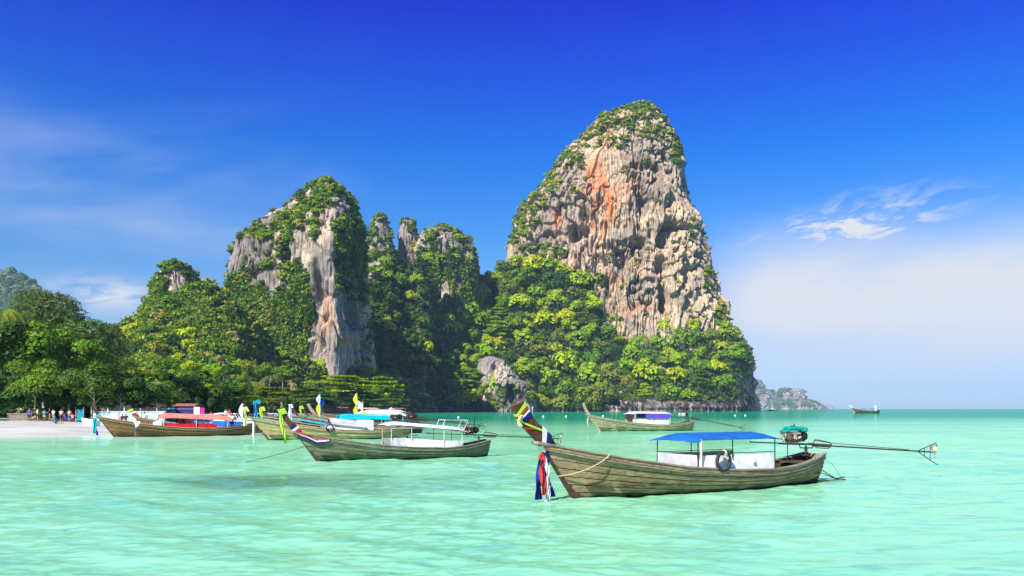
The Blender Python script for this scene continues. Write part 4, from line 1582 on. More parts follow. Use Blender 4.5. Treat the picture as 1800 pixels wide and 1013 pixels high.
# second and third rows on the flat
g_ = random.Random(81)
rows_ = [(250, 770, 25, 645, 705, 250, 330, 34, 46), (480, 745, 22, 640, 700, 380, 520, 34, 40), (150, 480, 24, 640, 700, 170, 250, 40, 56)]
for (a, b_, n, y0, y1, d0, d1, w0, w1) in rows_:
    cc = []
    for i in range(600):
        cc.append((g_.uniform(a, b_), g_.uniform(y0, y1), 0, 1.0))
    for px, py, _, _ in spread_pick(cc, (w0 + w1) / 2 * .62, n, 82):
        d = d1 + (d0 - d1) * (py - y0) / (y1 - y0)
        if X(px, d) > np.interp(d, [77, 95, 130, 180, 240, 320, 430, 520, 600, 690], [-36, -38, -45, -58, -72, -88, -105, -98, -78, -60]) - 4:
            continue
        c = g_.choices(['deep', 'mid', 'bright', 'olive', 'lime'], [2.2, 3, 1.5, .6, .5])[0]
        flat_tree(px, py, g_.uniform(w0, w1), d, c, 'mid' if d < 300 else 'far', '%s tree in woods %s' % (WORDS[c], 'left of the purple hut' if px < 300 else 'behind the white speedboat' if px < 430 else 'behind the ribboned prows' if px < 540 else 'behind the flags' if px < 650 else 'left of the pale outcrop'), 'woods behind the beach', .9, 'jungle_tree')
# dense low wood filling the flat behind the front rows: one mass
N_ = 2600
cand = []
while len(cand) < N_:
    d = 125 + 430 * g_.random() ** 1.3
    px = g_.uniform(-200, 745)
    x = X(px, d)
    sh = np.interp(d, [77, 95, 130, 180, 240, 320, 430, 520, 600, 690], [-36, -38, -45, -58, -72, -88, -105, -98, -78, -60])
    if x < sh - 7 and not (d < 150 and px > 285):
        cand.append((x, d, 0))
cand = np.array(cand)
cand[:, 2] = land_h(cand[:, 0], cand[:, 1]) + rng.uniform(.5, 7, len(cand))
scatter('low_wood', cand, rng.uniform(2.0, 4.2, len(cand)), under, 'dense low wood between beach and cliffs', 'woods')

# ------------------------------------------------------------------ long-tail boats
# boat space: +x towards the stern, -y the side turned to the camera, z = 0 the waterline, all in metres for a 10 m hull
SH_T = [0, .03, .095, .23, .36, .54, .72, .85, .93, .965, 1.0]
SH_Z = [1.55, 1.47, 1.30, 1.02, .80, .64, .58, .67, .80, .88, .96]
HB_T = [0, .03, .08, .15, .25, .35, .5, .65, .8, .9, .96, 1]
HB_Y = [.05, .12, .30, .52, .76, .92, 1.0, .98, .84, .64, .48, .36]


class Hull:
    def __init__(s, L=10.1, beam=.98, draft=.38, trim=0.0, fl=1.0):
        s.L, s.beam, s.draft, s.trim, s.fl = L, beam, draft, trim, fl

    def sheer(s, t):
        return float(np.interp(t, SH_T, SH_Z)) * s.fl + s.trim

    def keel(s, t):
        return -s.draft + .26 * max(0, t - .72) / .28 + s.trim

    def pt(s, t, v, side, off=0.0):
        z = s.sheer(t) + (s.keel(t) - s.sheer(t)) * v
        x0, x1 = -.72 * z, s.L - .15 + .10 * z
        p = float(np.interp(t, [0, .12, .35, .6, .9, 1], [1.15, 1.35, 2.3, 3.2, 2.6, 2.2]))
        hb = float(np.interp(t, HB_T, HB_Y)) * s.beam
        y = hb * (1 - v ** p) + .03 + off
        return Vector((x0 + (x1 - x0) * t, side * y, z))


def stations(n):
    return [(i / n) ** 1.15 for i in range(n + 1)]


def sweep(H, prof, side, n=40, t0=0.0, t1=1.0):
    """rectangular profile [(dv in metres down, outward offset)] swept along the sheer"""
    rows = []
    for i in range(n + 1):
        t = t0 + (t1 - t0) * i / n
        hgt = H.sheer(t) - H.keel(t)
        base = H.pt(t, 0, side)
        rows.append([Vector((base.x, side * (H.pt(t, max(0, dz / hgt), side).y * side + off), base.z - dz)) for dz, off in prof + prof[:1]])
    return rows


def make_prow(b, H, tip, w0=.40, w1=.30, th=.14, curve=.12):
    """raked stem post, a thick plank on edge"""
    zt, xt = tip[1], tip[0]
    n = 12
    rows = []
    z0 = -.30
    for i in range(n + 1):
        f = i / n
        z = z0 + (zt - z0) * f
        zj = H.sheer(0)
        if z < zj:
            xf = -.72 * z - .05
        else:
            g = (z - zj) / (zt - zj)
            xf = -.72 * zj - .05 + (xt + .72 * zj) * (g + curve * math.sin(math.pi * g))
        w = w0 * .55 if z < .0 else (w0 * (.55 + .45 * min(1, z / zj)) if z < zj else w0 + (w1 - w0) * (z - zj) / (zt - zj))
        t2 = th / 2 * (1 if z < zj else 1 - .15 * (z - zj) / (zt - zj))
        # front edge point (xf), back edge further aft; slightly slanted across the plank
        dx, dz = w * .86, w * .34
        rows.append([(xf, -t2, z), (xf + dx, -t2, z + dz), (xf + dx, t2, z + dz), (xf, t2, z), (xf, -t2, z)])
    V = [p for r in rows for p in r[:4]]
    Fs = []
    for i in range(n):
        for k in range(4):
            Fs.append((i * 4 + k, i * 4 + (k + 1) % 4, (i + 1) * 4 + (k + 1) % 4, (i + 1) * 4 + k))
    Fs += [(3, 2, 1, 0), (n * 4, n * 4 + 1, n * 4 + 2, n * 4 + 3)]
    b.add(V, Fs)
    return rows


def hull_parts(root, H, M, nst=36, strakes=7, tip=(-1.95, 2.62), prow_mat=None, rail_mat=None, prow_w=(.40, .30), boards=9, deck_z=.30):
    rr = random.Random(int(abs(root.location.x * 100)))
    # inner shell
    b = MB()
    ts = stations(nst)
    vs = [0, .15, .3, .45, .6, .75, .88, 1.0]
    rows = [[H.pt(t, v, -1, -.045 if v < .99 else -.03) for v in vs] + [H.pt(t, v, 1, -.045 if v < .99 else -.03) for v in reversed(vs[:-1])] for t in ts]
    b.sheet(rows)
    b.build('hull_shell', M_dark, root, True)
    bt = MB()
    r0 = [H.pt(1, v, -1, -.0) for v in vs]
    r1 = [H.pt(1, v, 1, -.0) for v in vs]
    bt.sheet([r0, r1], .05, (1, 0, 0))
    bt.build('transom', M, root)
    # planks, strake by strake
    bounds = [.075 + (.93 - .075) * (i / strakes) ** .95 for i in range(strakes + 1)]
    for side in (-1, 1):
        for k in range(strakes):
            o1, o2 = rr.uniform(-.004, .004), rr.uniform(.010, .016)
            rows = []
            for i, t in enumerate(ts):
                hgt = H.sheer(t) - H.keel(t)
                gap = .010 / hgt
                w = .004 * math.sin(i * 1.7 + k)
                v0, v1 = bounds[k] + gap, bounds[k + 1] - gap
                vm = (v0 + v1) / 2
                rows.append([H.pt(t, v0, side, -.035), H.pt(t, v0, side, o1 + w * .5), H.pt(t, vm, side, (o1 + o2) / 2 + .004), H.pt(t, v1, side, o2 + w * .5), H.pt(t, v1, side, -.035)])
            b = MB()
            b.sheet(rows)
            b.build('plank', M, root, False)
    # wale strake under the gunwale, gunwale cap and rub rail
    for side in (-1, 1):
        b = MB()
        b.sheet(sweep(H, [(.0, -.04), (.0, .035), (.10, .042), (.10, -.04)], side, nst))
        b.build('wale', M, root)
        b = MB()
        b.sheet(sweep(H, [(-.045, -.10), (-.045, .075), (-.002, .075), (-.002, -.10)], side, nst))
        b.build('gunwale', rail_mat or M_rail, root)
        b = MB()
        b.sheet(sweep(H, [(.115, .02), (.115, .062), (.150, .062), (.150, .02)], side, nst))
        b.build('rub_rail', rail_mat or M_rail, root)
    b = MB()
    make_prow(b, H, tip, prow_w[0], prow_w[1])
    b.build('prow_post', prow_mat or M_prow, root)
    # breasthook across the bow
    zj = H.sheer(.03)
    b = MB()
    b.box((-.72 * zj + .03, 0, zj + .06), (.62, .34, .09), (0, R(12), 0), .02)
    b.build('breasthook', rail_mat or M_rail, root)
    # floor boards and frames
    for k in range(boards):
        t = .14 + .80 * k / (boards - 1)
        w = (H.pt(t, .35, 1).y - .06) * 2
        b = MB()
        b.box((H.pt(t, 0, 1).x, 0, deck_z + .12 * (t - .5) ** 2 + .02 * (k % 2)), (H.L * .80 / (boards - 1) - .03, w, .03))
        b.build('floor_board', M_dark, root)
    b = MB()
    w = H.pt(.93, .1, 1).y * 2 - .1
    b.box((H.pt(.93, 0, 1).x, 0, H.sheer(.93) - .10), (.9, w, .05))
    b.build('stern_deck', M_dark, root)


def roof(root, x0, x1, zr, hw, arch, mat, name='canopy', droop=.10, sag=.0, nx=22, ny=9, th=.025, zslope=0.0, valance=0.0, label=None):
    rows = []
    for i in range(nx + 1):
        f = i / nx
        e = max(0, 1 - min(f, 1 - f) / .16)
        x = x0 + (x1 - x0) * f
        row = []
        for j in range(ny + 1):
            g = j / ny * 2 - 1
            z = zr + zslope * (f - .5) + arch * (1 - abs(g) ** 2.2) * (1 - .75 * e * e) - droop * e * e + sag * math.sin(f * 22) * .5
            row.append((x, g * hw, z + .006 * math.sin(f * 40 + g * 9)))
        rows.append(row)
    b = MB()
    b.sheet(rows, th)
    o = b.build(name, mat, root, True, label)
    if valance:
        b = MB()
        for sd in (-1, 1):
            top = [Vector(r[0 if sd < 0 else -1]) for r in rows]
            b.sheet([[p + Vector((0, sd * .012, 0)) for p in top], [p + Vector((0, sd * (.02 + .012 * math.sin(i * 1.3)), -valance)) for i, p in enumerate(top)]])
        b.build('valance', mat, root)
    return o


def frame(root, H, xs, zr, hw, zrail=None, mat=None, r=.018, x0=None, x1=None, far=True):
    mat = mat or M_steel_dark
    tt = lambda x: min(1, max(0, (x + 1) / (H.L + 1)))
    for x in xs:
        for sd in ((-1, 1) if far else (-1,)):
            b = MB()
            b.tube([(x, sd * min(hw - .04, H.pt(tt(x), 0, 1).y - .02), H.sheer(tt(x)) - .05), (x, sd * (hw - .05), zr)], r, 7)
            b.build('post', mat, root)
    x0 = min(xs) if x0 is None else x0
    x1 = max(xs) if x1 is None else x1
    for sd in (-1, 1):
        b = MB()
        b.tube([(x0, sd * (hw - .05), zr), (x1, sd * (hw - .05), zr)], r * .9, 6)
        b.build('roof_rail', mat, root)
        if zrail:
            b = MB()
            b.tube([(min(xs), sd * (hw - .07), zrail), (max(xs), sd * (hw - .07), zrail)], r * .75, 6)
            b.build('side_rail', mat, root)


def side_sheet(root, H, x0, x1, ztop, hw, mat, side=-1, name='side_sheet', n=24, wav=.02, zlift=.0, label=None, ztop1=None):
    tt = lambda x: min(1, max(0, (x + 1) / (H.L + 1)))
    rows = []
    for j in range(5):
        g = j / 4
        row = []
        for i in range(n + 1):
            f = i / n
            x = x0 + (x1 - x0) * f
            zb = H.sheer(tt(x)) + zlift
            zt = ztop + ((ztop1 if ztop1 is not None else ztop) - ztop) * f
            y = (H.pt(tt(x), 0, 1).y - .05) * (1 - g) + (hw - .08) * g
            row.append((x, side * (y + .4 * wav * math.sin(f * 17 + g * 2) * math.sin(math.pi * g)), zb + (zt - zb) * g + .006 * math.sin(f * 9)))
        rows.append(row)
    b = MB()
    b.sheet(rows, .012, (0, side, 0))
    return b.build(name, mat, root, True, label)


def engine(root, p, cover=None, yaw=0.0, tail=5.2, drop=.30, body=None, pale=None, s=1.0, tiller=1.9, detail=True, guard=True, exhaust=False, up=0.0):
    """engine on a swivel with its long shaft; p = swivel point in boat space"""
    body = body or M_engine
    pale = pale or M_alu
    px, py, pz = p
    ca, sa = math.cos(yaw), math.sin(yaw)

    def T(x, y, z):
        return (px + (x * ca - y * sa) * s, py + (x * sa + y * ca) * s, pz + z * s)

    rz = (0, 0, yaw)
    b = MB()      # swivel
    b.cyl((px, py, pz - .32 * s), (px, py, pz + .02 * s), .035 * s, 10)
    b.box((px, py, pz - .30 * s), (.20 * s, .20 * s, .04 * s))
    b.torus((px, py, pz - .12 * s), .06 * s, .018 * s, (0, 0, 0), 14, 6)
    b.build('swivel', M_steel, root)
    b = MB()      # bearer frame
    for yy in (-.13, .13):
        b.tube([T(-.95, yy, .10), T(.34, yy, .06)], .032 * s, 6)
    for xx in (-.85, -.5, -.15, .2):
        b.tube([T(xx, -.13, .09), T(xx, .13, .09)], .022 * s, 6)
    b.tube([T(-.25, 0, .05), T(-.22, 0, -.05), T(.25, 0, -.06), T(.30, 0, .03)], .02 * s, 6)
    b.build('engine_bearer', M_steel, root)
    b = MB()      # block with cylinders, sump, pulleys, pipes
    b.box(T(-.52, 0, .34), (.52 * s, .34 * s, .30 * s), rz, .04)
    b.box(T(-.52, 0, .18), (.44 * s, .26 * s, .10 * s), rz, .03)
    b.box(T(-.80, 0, .36), (.10 * s, .26 * s, .24 * s), rz, .02)
    for k in range(4):
        b.box(T(-.70 + .12 * k, -.18, .36), (.055 * s, .06 * s, .22 * s), rz, .01)
        b.cyl(T(-.70 + .12 * k, -.20, .22), T(-.70 + .12 * k, -.23, .22), .035 * s, 8)
    b.build('engine_block', body, root)
    b = MB()
    b.torus(T(-.86, 0, .38), .13 * s, .028 * s, (0, R(90), yaw), 18, 7)
    b.torus(T(-.88, .02, .24), .07 * s, .022 * s, (0, R(90), yaw), 14, 6)
    b.cyl(T(-.90, 0, .38), T(-.84, 0, .38), .06 * s, 10)
    b.cyl(T(-.66, -.22, .44), T(-.38, -.22, .44), .035 * s, 8)
    b.cyl(T(-.62, -.2, .30), T(-.52, -.26, .26), .045 * s, 8)
    b.cyl(T(-.42, -.2, .28), T(-.36, -.26, .34), .04 * s, 8)
    b.box(T(-.58, -.24, .36), (.10 * s, .08 * s, .09 * s), rz, .015)
    b.build('engine_castings', pale, root)
    b = MB()
    b.cyl(T(-.24, 0, .34), T(-.12, 0, .34), .185 * s, 22)
    b.cyl(T(-.12, 0, .34), T(-.02, 0, .34), .13 * s, 18)
    b.build('flywheel_housing', M_steel_dark, root)
    if exhaust:
        b = MB()
        b.tube([T(-.3, -.05, .5), T(-.26, -.05, .62), T(-.26, -.05, 1.05)], .028 * s, 8)
        b.tube([T(-.12, .08, .58), T(.02, .08, .62), T(.05, .08, .45)], .02 * s, 7)
        b.build('exhaust_pipe', M_steel_dark, root)
    if cover:
        b = MB()
        b.box(T(-.46, 0, .60), (.62 * s, .42 * s, .13 * s), rz, .05)
        b.box(T(-.80, 0, .52), (.26 * s, .34 * s, .09 * s), (0, R(-14), yaw), .03)
        b.box(T(-.14, 0, .56), (.20 * s, .44 * s, .16 * s), rz, .04)
        for k in range(3):
            b.box(T(-.60 + .15 * k, -.215, .56), (.03 * s, .02 * s, .12 * s), rz)
        b.build('engine_cover', cover, root)
        b = MB()
        b.cyl(T(-.45, 0, .66), T(-.45, 0, .76), .02 * s, 8)
        b.box(T(-.52, 0, .68), (.18 * s, .03 * s, .02 * s), rz)
        b.build('filler_cap', M_steel_dark, root)
    b = MB()
    b.tube([T(-.9, -.05, .11), T(-.9 - tiller, -.10, .17 + .0), T(-.9 - tiller - .04, -.10, .20)], .02 * s, 7)
    b.build('tiller', M_steel_dark, root)
    # shaft tube sinks to the rear
    b = MB()
    sl = -drop / tail

    def S(x, y=0, z=0):
        return T(x, y, .06 + sl * x + z)
    b.tube([S(.25), S(.95)], .055 * s, 8)
    b.tube([S(.9), S(tail)], .026 * s, 8)
    b.tube([S(.3, 0, .16), S(.95, 0, .10), S(tail * .80, 0, .035)], .012 * s, 6)
    b.tube([S(.28, 0, .05), S(.36, 0, .18), S(.55, 0, .17), S(.95, 0, .11), S(1.0, 0, .03)], .017 * s, 6)
    b.tube([S(.35, 0, -.02), S(.40, 0, -.09), S(.88, 0, -.09), S(.95, 0, .0)], .017 * s, 6)
    b.build('drive_shaft', M_steel, root)
    if guard:
        b = MB()
        e = tail
        top = [S(e - .62, 0, .02), S(e + .05, 0, .30), S(e + .14, 0, .34), S(e + .17, 0, .28), S(e + .10, 0, .10)]
        b.tube(top, .015 * s, 6)
        b.tube([S(e - .62, 0, -.02), S(e - .1, 0, -.30), S(e + .16, 0, -.42), S(e + .22, 0, -.42)], .015 * s, 6)
        for f, zt, zb in ((-.36, .125, -.15), (-.12, .225, -.27), (.08, .30, 0)):
            b.tube([S(e + f, 0, zt), S(e + f, 0, zb)], .012 * s, 6)
        b.build('propeller_guard', M_steel_dark, root)
        b = MB()
        for a in (R(80), R(260)):
            rows = []
            for i in range(6):
                rr_ = .03 + .21 * i / 5
                wd = .09 * math.sin(math.pi * (.12 + .80 * i / 5)) + .01
                tw = R(62 - 30 * i / 5)
                cc = Vector((e + .05, rr_ * math.cos(a), rr_ * math.sin(a)))
                row = []
                for q in (-1, -.4, .4, 1):
                    dx_ = q * wd * math.cos(tw)
                    dt_ = q * wd * math.sin(tw)
                    x_, y_, z_ = cc.x + dx_, cc.y - dt_ * math.sin(a), cc.z + dt_ * math.cos(a)
                    row.append(S(x_, y_, z_))
                rows.append(row)
            b.sheet(rows, .012 * s, (1, 0, 0))
        b.cyl(S(e - .03), S(e + .12), .03 * s, 8)
        b.build('propeller', M_brass, root, True)


def ribbon(b, pts, w, wdir=(0, 1, 0), sub=4, wave=.0, seed=0, taper=1.0):
    """soft strip of cloth through points"""
    rr = random.Random(seed)
    P = []
    pts = [Vector(p) for p in pts]
    n = len(pts) - 1
    for i in range(n):
        for k in range(sub):
            P.append(pts[i].lerp(pts[i + 1], k / sub))
    P.append(pts[-1])
    wd = Vector(wdir).normalized()
    ph = rr.uniform(0, 6)
    rows = []
    for i, p in enumerate(P):
        f = i / (len(P) - 1)
        ww = w * (1 + (taper - 1) * f)
        row = []
        t = (P[min(i + 1, len(P) - 1)] - P[max(i - 1, 0)]).normalized()
        nn = t.cross(wd).normalized()
        for q in (-1, -.5, 0, .5, 1):
            row.append(p + wd * ww / 2 * q + nn * (wave * math.sin(ph + q * 5.5 + f * 6)))
        rows.append(row)
    b.sheet(rows, .006, (0, 1, 0))


def band(b, root_rows, z_at, w, grow=.012, tilt=0.0):
    """cloth band wrapped round the prow plank between two heights; root_rows from make_prow"""
    pass


def prow_at(H, tip, z, w0=.40, w1=.30, curve=.12):
    zj = H.sheer(0)
    zt, xt = tip[1], tip[0]
    if z < zj:
        xf = -.72 * z - .05
        w = w0 * (.55 + .45 * max(0, z) / zj)
    else:
        g = (z - zj) / (zt - zj)
        xf = -.72 * zj - .05 + (xt + .72 * zj) * (g + curve * math.sin(math.pi * g))
        w = w0 + (w1 - w0) * g
    return xf, w


def wrap(b, H, tip, z0, z1, shift0=0, shift1=0, th=.14, w0=.40, w1=.30, grow=.02, curve=.12, n=4):
    """band round the prow plank; shift raises the rear edge for a slanted wrap"""
    rows = []
    for i in range(n + 1):
        f = i / n
        z = z0 + (z1 - z0) * f
        sh = shift0 + (shift1 - shift0) * f
        xf, w = prow_at(H, tip, z, w0, w1, curve)
        xb, wb = prow_at(H, tip, z + sh, w0, w1, curve)
        t2 = th / 2 + grow
        rows.append([(xf - grow, -t2, z), (xb + wb * .86 + grow, -t2, z + wb * .34 + sh), (xb + wb * .86 + grow, t2, z + wb * .34 + sh), (xf - grow, t2, z), (xf - grow, -t2, z)])
    b.sheet(rows)


def hang(b, x, y, ztop, zbot, w, seed=0, sway=.05, wdir=(1, .3, 0), taper=1.1):
    rr = random.Random(seed)
    n = 6
    pts = []
    for i in range(n + 1):
        f = i / n
        pts.append((x + sway * f + .02 * math.sin(f * 5 + seed), y + .02 * math.sin(f * 4 + seed * 2), ztop + (zbot - ztop) * f))
    ribbon(b, pts, w, wdir, 4, .045, seed, taper)


def place_boat(name, bow_px, stern_px, k, label, cat='boat', group='long-tail boats', L=10.1):
    """bow and stern waterline points in the photo fix position and heading"""
    bx, by, _ = ground(*bow_px)
    sx, sy, _ = ground(*stern_px)
    a = math.atan2(sy - by, sx - bx)
    root = empty(name, (bx, by, 0), a, k)
    tag(root, label, cat, group)
    return root, math.hypot(sx - bx, sy - by)


def place_boat_xy(name, x, y, a, k, label, group='long-tail boats', cat='boat'):
    root = empty(name, (x, y, 0), a, k)
    tag(root, label, cat, group)
    return root


def tip_xy(px, py, d, a, tip):
    """root position and scale so that the prow tip stands at distance d under photo pixel (px, py)"""
    z = Z(py, d)
    k = z / tip[1]
    tx, ty = X(px, d), d
    return tx - tip[0] * k * math.cos(a), ty - tip[0] * k * math.sin(a), k


def cloth_thing(name, root, label, cat='ribbon', group=None):
    """empty that shares the boat's frame: cloth tied to a boat stays a thing of its own"""
    o = empty(name, root.location, root.rotation_euler[2], root.scale[0])
    tag(o, label, cat, group)
    return o


# ---- the near boat with the blue canopy
r1, L1 = place_boat('longtail_boat', (1010, 877.5), (1440, 845.5), 1.0, 'nearest wooden long-tail boat with blue canopy and teal engine cover')
H1 = Hull(L=L1 - .15, beam=.98)
TIP1 = (-2.0, 2.56)
hull_parts(r1, H1, M_wood, 64, 7, TIP1, M_prow, None, (.46, .40), 11)
frame(r1, H1, [3.85, 5.3, 7.2], 1.58, .92, 1.16, M_steel_dark, .017)
roof(r1, 3.6, 7.5, 1.60, .96, .17, C_blue, droop=.07)
side_sheet(r1, H1, 3.88, 7.2, 1.12, .92, C_white, -1)
side_sheet(r1, H1, 3.88, 7.2, 1.12, .92, C_white, 1)
b = MB()
b.sheet([[(3.84 + .03 * math.sin(i * 1.7 + j), -.86 + 1.72 * i / 14, .52 + .62 * j / 4) for i in range(15)] for j in range(5)], .012, (1, 0, 0))
b.build('front_sheet', C_grey, r1, True, 'crumpled grey plastic sheet across the front of the cabin')
b = MB()
b.tube([(3.92, -.93, .60), (3.92, -.93, 1.58)], .035, 8)
b.build('bamboo_post', M_pipe_pale, r1)
b = MB()
for x_ in np.linspace(3.9, 7.2, 12):
    b.tube([(x_, -.93, 1.60), (x_ + .02, -.945, 1.55)], .016, 5)
o = b.build('lashing', M_rope, r1)
o['kind'] = 'stuff'
b = MB()
b.box((6.1, -.97, .98), (.12, .05, .28), (0, R(-25), 0), .02)
b.build('bailer', C_white, r1)
xs1 = H1.pt(.955, 0, 1).x
engine(r1, (xs1, 0, 1.22), M_teal, R(-17), 5.15, .33, s=1.02, tiller=1.25)
b = MB()
b.tube([(xs1 - .95, 0, .72), (xs1 - .95, 0, 1.3)], .016, 6)
b.build('engine_rest', M_steel_dark, r1)
# step plank on struts behind the stern
b = MB()
b.box((H1.L + .15, -.35, .05), (1.6, .16, .035), (0, 0, R(-4)))
b.build('step_plank', M_wood_pale, r1)
b = MB()
b.tube([(H1.L - .05, -.2, .42), (H1.L + .62, -.34, .07)], .016, 6)
b.tube([(H1.L - .05, .2, .42), (H1.L + .62, -.34, .07)], .016, 6)
b.tube([(H1.L + .6, -.36, .08), (H1.L + .98, -.40, .13)], .02, 6)
b.tube([(H1.L + .02, -.1, .86), (H1.L + .5, -.25, .6), (H1.L + .85, -.38, .10)], .006, 5)
b.build('step_bracket', M_steel_dark, r1)
# tyre tied to the near side
ty = cloth_thing('tyre', r1, 'black tyre tied upright to the white side sheet of the nearest boat', 'tyre')
b = MB()
b.torus((4.72, -1.05, .94), .27, .055, (R(90), 0, 0), 34, 10)
b.build('tread', M_rubber, ty, True)
b = MB()
b.torus((4.72, -1.05, 1.19), .085, .02, (0, R(90), 0), 12, 6)
b.torus((4.76, -1.05, 1.19), .09, .018, (0, R(70), 0), 12, 6)
b.tube([(4.72, -1.07, 1.2), (4.84, -1.10, 1.12), (4.87, -1.10, 1.0)], .014, 6)
b.tube([(4.72, -1.07, 1.22), (4.73, -.92, 1.17)], .014, 6)
b.build('tie', M_rope, ty, True)
# ropes
rp = cloth_thing('rope', r1, 'pale rope slung from the gunwale down round the stem of the nearest boat', 'rope')
b = MB()
p0, p1 = H1.pt(.145, 0, -1, .09), Vector((-.62, -.06, .66))
b.tube([p0 + Vector((0, .12, .06)), p0 + Vector((0, 0, .05))] + [p0.lerp(p1, f) + Vector((0, -.06 * math.sin(math.pi * f), -.10 * math.sin(math.pi * f))) for f in (.15, .3, .45, .6, .75, .9, 1)], .013, 6)
b.build('rope', M_rope, rp, True)
rp = cloth_thing('rope', r1, 'thin mooring line dropping into the water from the bow of the nearest boat', 'rope')
b = MB()
b.tube([(-.60, -.05, .62), (-1.2, -.5, .40), (-2.4, -1.6, -.1)], .006, 5)
b.build('rope', M_rope, rp, True)
# cloths on the prow
sc_ = cloth_thing('prow_cloth', r1, 'red, white and blue cloths knotted at the stem of the nearest boat', 'cloth', 'prow cloths')
w_ = dict(w0=.46, w1=.40)
zj = H1.sheer(0)
b = MB()
wrap(b, H1, TIP1, zj - .28, zj + .0, .34, .26, grow=.03, **w_)
hang(b, -1.19, -.22, zj - .36, .20, .21, 3, .0)
b.build('red_cloth', C_redrib, sc_, True)
b = MB()
wrap(b, H1, TIP1, zj - .22, zj - .06, .44, .42, grow=.045, **w_)
hang(b, -1.09, -.20, zj - .38, .02, .11, 5, .06)
b.build('white_cloth', C_white, sc_, True)
b = MB()
wrap(b, H1, TIP1, zj - .33, zj - .24, .40, .42, grow=.035, **w_)
hang(b, -1.23, -.15, zj - .36, .08, .18, 7, -.10, taper=1.7)
hang(b, -1.06, -.15, zj - .36, .12, .18, 9, .12, taper=1.9)
b.build('blue_cloth', C_navy, sc_, True)
b = MB()
b.torus((-1.22, -.17, zj - .33), .055, .05, (R(80), 0, 0), 12, 8)
b.build('knot', C_redrib, sc_, True)
tp = cloth_thing('prow_ribbon', r1, 'lime, red, white and blue ribbons wound round the prow tip of the nearest boat', 'ribbon', 'prow ribbons')
zt = TIP1[1]
for z0, z1, mt, nm, s0, s1 in ((zt - .27, zt - .20, C_lime, 'lime_ribbon', .16, .20), (zt - .33, zt - .28, C_redrib, 'red_ribbon', .14, .15), (zt - .38, zt - .34, C_white, 'white_ribbon', .12, .13), (zt - .48, zt - .40, C_navy, 'blue_ribbon', .12, .12)):
    b = MB()
    wrap(b, H1, TIP1, z0, z1, s0, s1, grow=.014, **w_)
    b.build(nm, mt, tp)
b = MB()
wrap(b, H1, TIP1, zt - .44, zt - .37, -.48, -.44, grow=.026, **w_)
b.build('lime_ribbon', C_lime, tp)
b = MB()
wrap(b, H1, TIP1, zt - .60, zt - .54, -.18, -.22, grow=.018, **w_)
b.build('red_ribbon', C_redrib, tp)
b = MB()
xf, ww = prow_at(H1, TIP1, zt - .36, .46, .40)
hang(b, xf - .03, -.10, zt - .22, zt - .52, .10, 2, .02)
b.build('ribbon_end', C_paleyel, tp, True)

# ---- second boat, grey green, white awning
r2, L2 = place_boat('longtail_boat', (557, 810.5), (862, 802), .9, 'grey green long-tail boat with white sloping awning and lime ribbon on its prow')
H2 = Hull(L=L2 / .9 - .1, beam=.98)
TIP2 = (-1.95, 2.78)
hull_parts(r2, H2, M_wood_green, 48, 6, TIP2, M_prow, M_rail, (.34, .26), 9)
frame(r2, H2, [3.85, 5.0, 6.9, 8.0], 1.72, .92, None, M_pipe_pale, .02, far=True)
roof(r2, 3.6, 8.35, 1.77, .96, .16, C_white, droop=.10, zslope=-.42)
side_sheet(r2, H2, 3.8, 4.7, 1.20, .92, C_grey, -1, label='grey flap at the front of the awning')
side_sheet(r2, H2, 4.7, 8.1, 1.16, .92, C_white, -1, ztop1=.94)
side_sheet(r2, H2, 3.8, 8.1, 1.16, .92, C_white, 1, ztop1=.94)
b = MB()
b.tube([(6.9, .5, 1.65), (7.1, .5, 2.15), (8.5, .5, 2.12), (8.2, .5, 1.5)], .025, 7)
b.tube([(6.9, -.5, 1.65), (7.1, -.5, 2.15), (8.5, -.5, 2.12), (8.2, -.5, 1.5)], .025, 7)
b.tube([(7.1, -.5, 2.15), (7.1, .5, 2.15)], .02, 7)
b.tube([(8.5, -.5, 2.12), (8.5, .5, 2.12)], .02, 7)
b.build('roof_rack', M_pipe_pale, r2)
xs2 = H2.pt(.955, 0, 1).x
engine(r2, (xs2 - .1, 0, 1.18), None, R(-8), 4.6, .25, s=1.1, tiller=1.9, body=M_engine_red, pale=M_engine, exhaust=True)
c = cloth_thing('prow_ribbon', r2, 'lime green ribbon hanging from the prow tip of the grey green boat', 'ribbon', 'prow ribbons')
b = MB()
wrap(b, H2, TIP2, TIP2[1] - .32, TIP2[1] - .04, .0, .0, w0=.34, w1=.26, grow=.05)
xf, _ = prow_at(H2, TIP2, TIP2[1] - .2, .34, .26)
hang(b, xf - .02, -.14, TIP2[1] - .15, .95, .15, 4, .26)
b.build('lime_ribbon', C_lime, c)
c = cloth_thing('prow_cloth', r2, 'red, white and blue cloth tied round the bow of the grey green boat', 'cloth', 'prow cloths')
zj2 = H2.sheer(0)
for q, mt in enumerate((C_redrib, C_white, C_navy)):
    b = MB()
    wrap(b, H2, TIP2, zj2 - .1 + .12 * q, zj2 + .0 + .12 * q, .1, .1, w0=.34, w1=.26, grow=.05)
    p = [Vector((-1.15, -.22, zj2 + .02 - .05 * q)), H2.pt(.03, .02, -1, .10 + .01 * q) + Vector((0, 0, -.08 * q)), H2.pt(.07, .12, -1, .08) + Vector((0, 0, -.1 * q)), H2.pt(.13, .03, -1, .10) + Vector((0, 0, -.05 * q))]
    ribbon(b, p, .10, (0, .2, 1), 3, .02, q)
    b.build(('red_cloth', 'white_cloth', 'blue_cloth')[q], mt, c)
rp = cloth_thing('rope', r2, 'long dark mooring line running left into the water from the grey green boat', 'rope')
b = MB()
inv = Matrix.Translation(r2.location) @ Euler(r2.rotation_euler).to_matrix().to_4x4() @ Matrix.Scale(.9, 4)
inv = inv.inverted()
